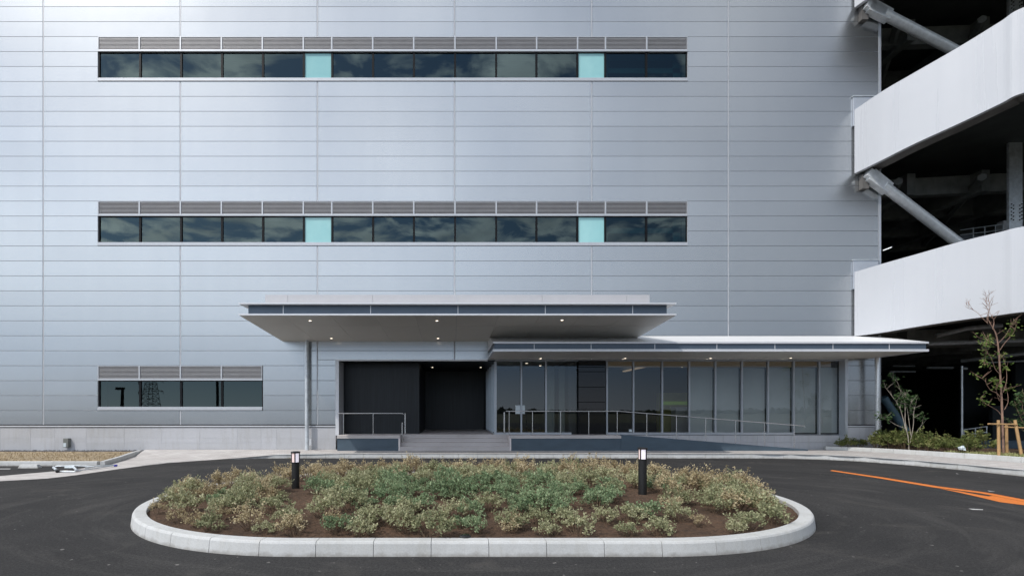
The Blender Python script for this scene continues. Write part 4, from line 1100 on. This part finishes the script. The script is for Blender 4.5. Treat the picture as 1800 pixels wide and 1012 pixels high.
for li, (t_, b_) in enumerate(((b1t,b1b),(b2t,b2b),(b3t,b3b))):
    B_ = parapet(t_, b_)
    # slab edge beam, set back
    eb = MB(); n_ = len(B_)
    for i in range(n_):
        d = (B_[min(i+1,n_-1)]-B_[max(i-1,0)]); d.z = 0; d.normalize(); nn = Vector((-d.y, d.x, 0))
        p = B_[i]; a = p+nn*.165; b = p+nn*.75
        eb.v += [(a.x,a.y,p.z+.10),(b.x,b.y,p.z+.02),(b.x,b.y,p.z+.75),(a.x,a.y,p.z+.75)]
    for i in range(n_-1):
        for k in range(4):
            a = i*4+k; b = i*4+(k+1)%4; eb.f.append((a, a+4, b+4, b))
    eb.f.append((0,1,2,3))
    eb.build('edge_beam', M['concrete_d'], rp)
    sb_ = MB(); inner = []
    for i in range(n_):
        d = (B_[min(i+1,n_-1)]-B_[max(i-1,0)]); d.z = 0; d.normalize(); nn = Vector((-d.y, d.x, 0)); q = B_[i]+nn*.70
        if q.y > WY+.1: q.y = WY+.1
        inner.append(q)
    # deck follows the parapet height along its length; fan back to the depth of the building
    for i in range(n_-1):
        p, q = inner[i], inner[i+1]
        fp = Vector((BX+.05+(p.x-inner[0].x)*1.6, 44, p.z)); fq = Vector((BX+.05+(q.x-inner[0].x)*1.6, 44, q.z))
        mid0 = Vector((max(p.x, BX+.05), max(p.y, 20.98), p.z)); mid1 = Vector((max(q.x, BX+.05), max(q.y, 20.98), q.z))
        for (a, b, c_, d_) in ((p, q, mid1, mid0), (mid0, mid1, fq, fp)):
            sb_.add([(a.x,a.y,a.z+.55),(b.x,b.y,b.z+.55),(c_.x,c_.y,c_.z+.55),(d_.x,d_.y,d_.z+.55),(a.x,a.y,a.z+.8),(b.x,b.y,b.z+.8),(c_.x,c_.y,c_.z+.8),(d_.x,d_.y,d_.z+.8)],
                    [(0,3,2,1),(4,5,6,7)])
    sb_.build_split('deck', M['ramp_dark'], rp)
    z0 = B_[0].z; z1 = B_[-1].z
    bm_ = MB()
    for k in range(7):
        yb = 22.5+k*3.0
        zb = z0-.25+(z1-z0)*.0
        bm_.add([(BX+.05,yb,z0-.25),(34,yb,z1-.3),(34,yb+.35,z1-.3),(BX+.05,yb+.35,z0-.25),(BX+.05,yb,z0+.5),(34,yb,z1+.5),(34,yb+.35,z1+.5),(BX+.05,yb+.35,z0+.5)],
               [(0,3,2,1),(0,1,5,4),(2,3,7,6)])
    for k in range(5):
        xb = 19.5+k*3.2; zz = z0+(z1-z0)*(xb-16)/18
        bm_.box(xb, xb+.35, 22.0, 43, zz-.45, zz+.45)
    for k in range(3):
        xb = 18.6+k*3.5; zz = z0+(z1-z0)*(xb-16)/18
        bm_.polytube([(xb,21.4,zz-.1),(xb+5.5,30,zz-.1)], .16, 6)
    bm_.build('deck_beams', M['ramp_beam'], rp)
MB().box(BX, 48, 44.2, 44.6, 0, 26).build('rear_blocking_wall', M['ramp_dark'], rp)  # added dark wall, keeps sky light from entering behind the decks
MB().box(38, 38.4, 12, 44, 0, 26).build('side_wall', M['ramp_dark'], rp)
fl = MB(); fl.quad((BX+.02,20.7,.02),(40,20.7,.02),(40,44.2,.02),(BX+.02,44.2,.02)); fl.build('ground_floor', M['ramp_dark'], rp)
# dark partition walls and lighter bits at ground level
pw = MB(); pw.box(PX(1690,30), PX(1745,30), 30, 30.2, 0, 4.6); pw.box(PX(1745,27), 40, 27, 27.2, 0, 2.0); pw.box(PX(1785,28), 40, 28, 28.2, 0, 4.7); pw.build_split('partition', simple('partition_dark', (.030,.037,.042), .6), rp)
pp = MB(); pp.polytube([px(1630,604,21.5), px(1740,600,21.3), px(1830,597,21.2)], .09, 8); pp.polytube([px(1690,634,24), px(1770,625,22.5), px(1830,618,21.6)], .075, 8)
pp.polytube([px(1630,646,29), px(1675,646,29)], .07, 6); pp.polytube([px(1570,643,30), px(1608,643,30)], .05, 6); pp.polytube([px(1565,653,30), px(1609,653,30)], .05, 6); pp.polytube([px(1735,637,28), px(1830,633,27)], .05, 6)
pp.polytube([px(1645,590,22), px(1700,577,21.6), px(1760,572,21.4)], .10, 8)
pp.build_split('service_pipe', M['galv'], rp, True)
dp = MB(); dp.polytube([px(1553,698,22.6), px(1592,757,22.6)], .16, 12); dp.build('lower_brace', simple('painted_brace', (.10,.17,.22), .4, .2), rp, True)
# closing panel between parapet and wall (grey with dark cap)
cp = MB(); cc = MB()
for yt, yb, xe in ((171,192,1545),(458,478,1549)):
    cp.box(PX(1505,20.5), PX(xe,20.5), 20.63, 20.69, PZ(yb+30,20.66), PZ(yt,20.66)); cc.box(PX(1503.5,20.5), PX(xe+2,20.5), 20.60, 20.692, PZ(yt,20.66), PZ(yt-1.6,20.66))
cp.build_split('filler_panel', M['alu'], rp); cc.build_split('filler_cap', M['galv'], rp)
# braces
def brace(a, b):
    Y0, Y1 = 20.45, 20.75
    pa, pb2 = px(*a, Y0), px(*b, Y1)
    d = (pb2-pa).normalized()
    br = MB().polytube([pa+d*.55, pb2+d*1.2], .188, 20).build('brace', M['brace'], rp, True)
    up_ = Vector((0,-1,0)); w_ = d.cross(up_).normalized()
    gs_ = MB()
    for (off, hw, l0, l1, th) in ((0, .24, -.15, .80, .025), (0, .17, -.3, .58, .025)):
        c0 = pa+d*l0; c1 = pa+d*l1
        e_ = up_*th if hw > .33 else up_*.15
        gs_.add([c0-w_*hw-e_, c1-w_*hw*.9-e_, c1+w_*hw*.9-e_, c0+w_*hw-e_, c0-w_*hw+e_*.9, c1-w_*hw*.9+e_*.9, c1+w_*hw*.9+e_*.9, c0+w_*hw+e_*.9],
                [(0,1,2,3),(7,6,5,4),(0,4,5,1),(1,5,6,2),(2,6,7,3),(3,7,4,0)])
    gs_.build('gusset', M['brace'], br)
    MB().box(pa.x-.36, pa.x-.10, 20.50, WY-.012, pa.z-.42, pa.z+.15).build('bearing_plate', M['concrete_d'], br)
brace((1533,14),(1668,84)); brace((1534,312),(1688,430))
# steel column behind the parapets
cy = 21.0
x0, x1 = PX(1774,cy), PX(1797.5,cy)
cm = MB().box(x0, x1, cy, cy+.10, 6.3, 24).build('column', M['galv'], rp)
pl_ = MB(); bo = MB()
for (yt, yb) in ((205,250),(355,392),(-8,20)):
    pl_.box(x0+.015, x1-.015, cy-.02, cy-.001, PZ(yb,cy), PZ(yt,cy))
    for cx_ in (1777.5,1781,1792,1795.5):
        k = 0; y_ = yt+4
        while y_ < yb-3:
            o_ = 2.2 if cx_ in (1781,1792) else 0
            p = px(cx_, y_+o_, cy-.02); bo.polytube([p, p-Vector((0,.025,0))], .026, 6); y_ += 6.4
pl_.build_split('splice_plate', M['galv'], cm); bo.build_split('bolt', M['black'], cm)
# lit tube light
tl = root('tube_light', tuple(px(1561,437,22.5)), 'short lit fluorescent tube inside the ramp opening beside the wall corner', 'light')
MB().polytube([px(1552.5,440,22.5), px(1567,434.5,22.5)], .02, 8).build('tube', M['tube'], tl)
MB().polytube([px(1553,438.6,22.53), px(1569,432.4,22.53)], .035, 6).build('fitting', M['boll'], tl)
# upper guard rail and low wall seen over the first parapet
gr = root('guard_rail', tuple(px(1730,410,24)), 'galvanised guard rail on the upper ramp deck behind the white parapet', 'guard rail')
q = MB(); Yg = 24.0
q.polytube([px(1688,404.5,Yg), px(1712,401,Yg), px(1765,394,Yg)], .02, 6); q.polytube([px(1688,413,Yg), px(1765,404,Yg)], .02, 6)
q.build('rails', M['galv'], gr)
for x in (1711,1731,1750,1763): MB().tube(px(x,395+ (1763-x)*.1,Yg), px(x,425,Yg), .02, 6).build('post', M['galv'], gr)
MB().box(PX(1688,24.3), PX(1775,24.3), 24.3, 24.5, PZ(440,24.3), PZ(413,24.3)).build('low_wall', simple('low_wall_grey', (.15,.17,.20), .6), rp)
MB().box(PX(1760,24.1), PX(1770,24.1), 24.0, 24.3, PZ(405,24.1), PZ(389,24.1)).build('control_box', M['lightpaint'], rp)
# ground-level railing and slim post under the ramp
gr = root('ground_railing', tuple(px(1715,770,21.5)), 'thin grey railing under the ramp behind the hedge', 'railing')
Yg = 21.5
MB().polytube([px(1693,755,Yg), px(1735,749,Yg)], .022, 6).build('top_rail', M['galv'], gr); MB().polytube([px(1693,764,Yg), px(1735,759,Yg)], .016, 6).build('mid_rail', M['galv'], gr)
for x in (1694,1714.5,1734.5): MB().tube(px(x,755-(x-1693)*.14,Yg), px(x,785,Yg), .02, 6).build('post', M['galv'], gr)
po = root('lamp_pole', tuple(px(1691,785,21.3)), 'slim grey pole with a short arm standing under the ramp', 'pole')
MB().tube(px(1691,643,21.3), px(1691,787,21.3), .035, 10).build('pole', M['galv'], po); MB().tube(px(1690.5,647,21.3), px(1700,647.5,21.3), .04, 8).build('arm', M['galv'], po)
MB().box(PX(1728,21), PX(1830,21), 20.95, 21.6, 0, PZ(774,21)).build('floor_kerb', M['slate'], rp)

# ------------------------------------------------------------------ what stands behind the camera (seen in the glass)
def refl(x, y, Yv): p = px(x, y, Yv); p.y = 2*(WY+.075)-Yv; return p
sl_ = root('street_lamp', (PX(215,60), 2*WY-60, 0), 'dark street lamp across the forecourt, reflected in the low window', 'street lamp')
tp = refl(215, 684, 60)
MB().polytube([(tp.x,tp.y,0),(tp.x,tp.y,tp.z)], [.22,.16], 10).build('pole', M['boll'], sl_)
MB().box(tp.x-.75, tp.x+.2, tp.y-.18, tp.y+.18, tp.z-.05, tp.z+.25).build('lamp_head', M['boll'], sl_)
up_ = root('utility_pole', (PX(382,80), 2*WY-80, 0), 'tall dark utility pole across the forecourt, reflected in the low window', 'utility pole')
tp = refl(382, 600, 80); MB().polytube([(tp.x,tp.y,0),(tp.x,tp.y,tp.z)], [.25,.16], 8).build('pole', M['boll'], up_)
MB().box(tp.x-1, tp.x+1, tp.y-.08, tp.y+.08, tp.z-.8, tp.z-.6).build('crossarm', M['boll'], up_)
py = root('power_pylon', (PX(265,300), 2*WY-300, 0), 'lattice power pylon far across the fields, reflected in the low window', 'pylon')
lt = MB(); b0 = Vector((PX(265,300), 2*WY-300, 0)); HT = 34.0
def leg(k, z):
    w_ = 3.6*(1-z/HT)+.5; sx = (1,1,-1,-1)[k]; sy = (1,-1,-1,1)[k]; return b0+Vector((sx*w_, sy*w_, z))
for k in range(4):
    lt.tube(leg(k,0), leg(k,HT), .16, 4)
    for s_ in range(12):
        z0, z1 = HT*s_/12, HT*(s_+1)/12
        lt.tube(leg(k,z0), leg((k+1)%4,z1), .09, 4); lt.tube(leg((k+1)%4,z0), leg(k,z1), .09, 4); lt.tube(leg(k,z1), leg((k+1)%4,z1), .08, 4)
for z in (13,19,25,30):
    for s_ in (-1,1): lt.tube(b0+Vector((0,0,z)), b0+Vector((s_*7.5,0,z-.5)), .16, 4); lt.tube(b0+Vector((0,0,z+1.8)), b0+Vector((s_*7.5,0,z-.4)), .1, 4); lt.tube(b0+Vector((s_*7.2,0,z-.5)), b0+Vector((s_*7.2,0,z-2)), .15, 4)
lt.build('lattice', M['boll'], py)
tw = MB(); rr = random.Random(11)
for i in range(1500):
    x = rr.uniform(-420,420); y = -230+rr.uniform(-14,14); h_ = rr.uniform(0.7,2.0)*(1+.7*max(0, noise.noise(Vector((x*.02,0,0)))*2))
    s_ = rr.uniform(1.6,3.8)
    o_ = len(tw.v)
    for k in range(7):
        a = k*2*math.pi/7; tw.v.append((x+s_*math.cos(a)*rr.uniform(.6,1.1), y+s_*math.sin(a)*.6, h_*.4*rr.uniform(.5,1.2)))
    tw.v.append((x,y,h_*1.25)); tw.v.append((x,y,-.1))
    for k in range(7): tw.f.append((o_+k, o_+(k+1)%7, o_+7)); tw.f.append((o_+(k+1)%7, o_+k, o_+8))
tag(tw.build('tree_line', M['far_tree']), 'far dark line of trees across the fields, reflected in the glass', 'wood', None, 'stuff')

# ------------------------------------------------------------------ world, sun, camera
w = bpy.data.worlds.new('World'); sc.world = w; w.use_nodes = True
nt = w.node_tree; nt.nodes.clear()
SUN_TO = Vector((-.68,-.58,1.0)).normalized()
elev = math.asin(SUN_TO.z); az = math.atan2(SUN_TO.x, SUN_TO.y)
out = N(nt, 'ShaderNodeOutputWorld'); bg = N(nt, 'ShaderNodeBackground'); bg.inputs['Strength'].default_value = 0.15
sky = N(nt, 'ShaderNodeTexSky', sky_type='NISHITA'); sky.sun_disc = False; sky.sun_elevation = elev; sky.sun_rotation = az
sky.air_density = 1.0; sky.dust_density = 0.4; sky.ozone_density = 1.0
tc = N(nt, 'ShaderNodeTexCoord'); sp_ = N(nt, 'ShaderNodeSeparateXYZ'); L(nt, tc.outputs['Generated'], sp_.inputs[0])
zz = math_(nt, 'ADD', math_(nt, 'MAXIMUM', sp_.outputs[2], 0.0), 0.10)
cb_ = N(nt, 'ShaderNodeCombineXYZ'); L(nt, math_(nt, 'DIVIDE', sp_.outputs[0], zz), cb_.inputs[0]); L(nt, math_(nt, 'DIVIDE', sp_.outputs[1], zz), cb_.inputs[1])
n1 = N(nt, 'ShaderNodeTexNoise', Scale=6.0, Detail=9.0, Roughness=0.58, Distortion=0.4); L(nt, cb_.outputs[0], n1.inputs['Vector'])
cov = ramp(nt, n1.outputs['Fac'], [(0.42, (0,0,0)), (0.58, (1,1,1))])
hz_ = N(nt, 'ShaderNodeMapRange'); hz_.inputs['From Min'].default_value = 0.09; hz_.inputs['From Max'].default_value = 0.19; L(nt, sp_.outputs[2], hz_.inputs['Value'])
cf = math_(nt, 'MULTIPLY', cov, hz_.outputs['Result'])
n2 = N(nt, 'ShaderNodeTexNoise', Scale=3.2, Detail=5.0); L(nt, cb_.outputs[0], n2.inputs['Vector'])
cc_ = ramp(nt, n2.outputs['Fac'], [(0.35, (8.0,8.4,9.0)), (0.65, (14.5,15.0,15.6))])
hzc = N(nt, 'ShaderNodeMapRange'); hzc.inputs['From Min'].default_value = 0.26; hzc.inputs['From Max'].default_value = 0.12; hzc.inputs['To Max'].default_value = 1.0; L(nt, sp_.outputs[2], hzc.inputs['Value'])
hzs = N(nt, 'ShaderNodeVectorMath', operation='SCALE'); hzs.inputs['Scale'].default_value = 14.0
L(nt, ramp(nt, math_(nt, 'MULTIPLY', sp_.outputs[2], 5.0), [(0.0, (0.44,0.47,0.52)), (0.17, (0.36,0.41,0.48)), (0.42, (0.22,0.30,0.42)), (1.0, (0.27,0.34,0.44))]), hzs.inputs[0])
base_ = mixc(nt, hzc.outputs['Result'], sky.outputs[0], hzs.outputs[0])
vd = N(nt, 'ShaderNodeVectorMath', operation='DOT_PRODUCT'); L(nt, tc.outputs['Generated'], vd.inputs[0]); vd.inputs[1].default_value = tuple(Vector((SUN_TO.x, SUN_TO.y, 0.25)).normalized())
gl_ = ramp(nt, math_(nt, 'ADD', math_(nt, 'MULTIPLY', vd.outputs['Value'], 0.5), 0.5), [(0.30, (0.32,0.32,0.32)), (0.62, (0.32,0.32,0.32)), (0.84, (0.63,0.63,0.625)), (0.97, (0.79,0.765,0.73))])
fin = mixc(nt, math_(nt, 'MULTIPLY', cf, 0.95), base_, cc_)
sc2 = N(nt, 'ShaderNodeVectorMath', operation='MULTIPLY'); L(nt, fin, sc2.inputs[0]); L(nt, gl_, sc2.inputs[1])
sc3 = N(nt, 'ShaderNodeVectorMath', operation='SCALE'); L(nt, sc2.outputs[0], sc3.inputs[0]); sc3.inputs['Scale'].default_value = 1.6
L(nt, sc3.outputs[0], bg.inputs['Color'])
L(nt, bg.outputs[0], out.inputs['Surface'])
sd = bpy.data.lights.new('sun', 'SUN'); sd.energy = 2.6; sd.angle = math.radians(0.6); sd.color = (1.0, 0.945, 0.87)
so = bpy.data.objects.new('sun', sd); COL.objects.link(so); so.location = (-20,-15,30)
so.rotation_euler = SUN_TO.to_track_quat('Z', 'Y').to_euler()
cd = bpy.data.cameras.new('camera'); co = bpy.data.objects.new('camera', cd); COL.objects.link(co)
cd.sensor_fit = 'HORIZONTAL'; cd.sensor_width = 36; cd.lens = 18.0
cd.shift_x = (900-CX)/1800; cd.shift_y = (CY-506)/1800
cd.clip_start = 0.1; cd.clip_end = 6000
co.location = (0,0,H); co.rotation_euler = (math.radians(90),0,0)
sc.camera = co
sc.view_settings.view_transform = 'Standard'; sc.view_settings.look = 'None'; sc.view_settings.exposure = 0; sc.view_settings.gamma = 1
sc.cycles.max_bounces = 8; sc.cycles.transparent_max_bounces = 12; sc.cycles.use_denoising = True
sc.cycles.sample_clamp_indirect = 6.0
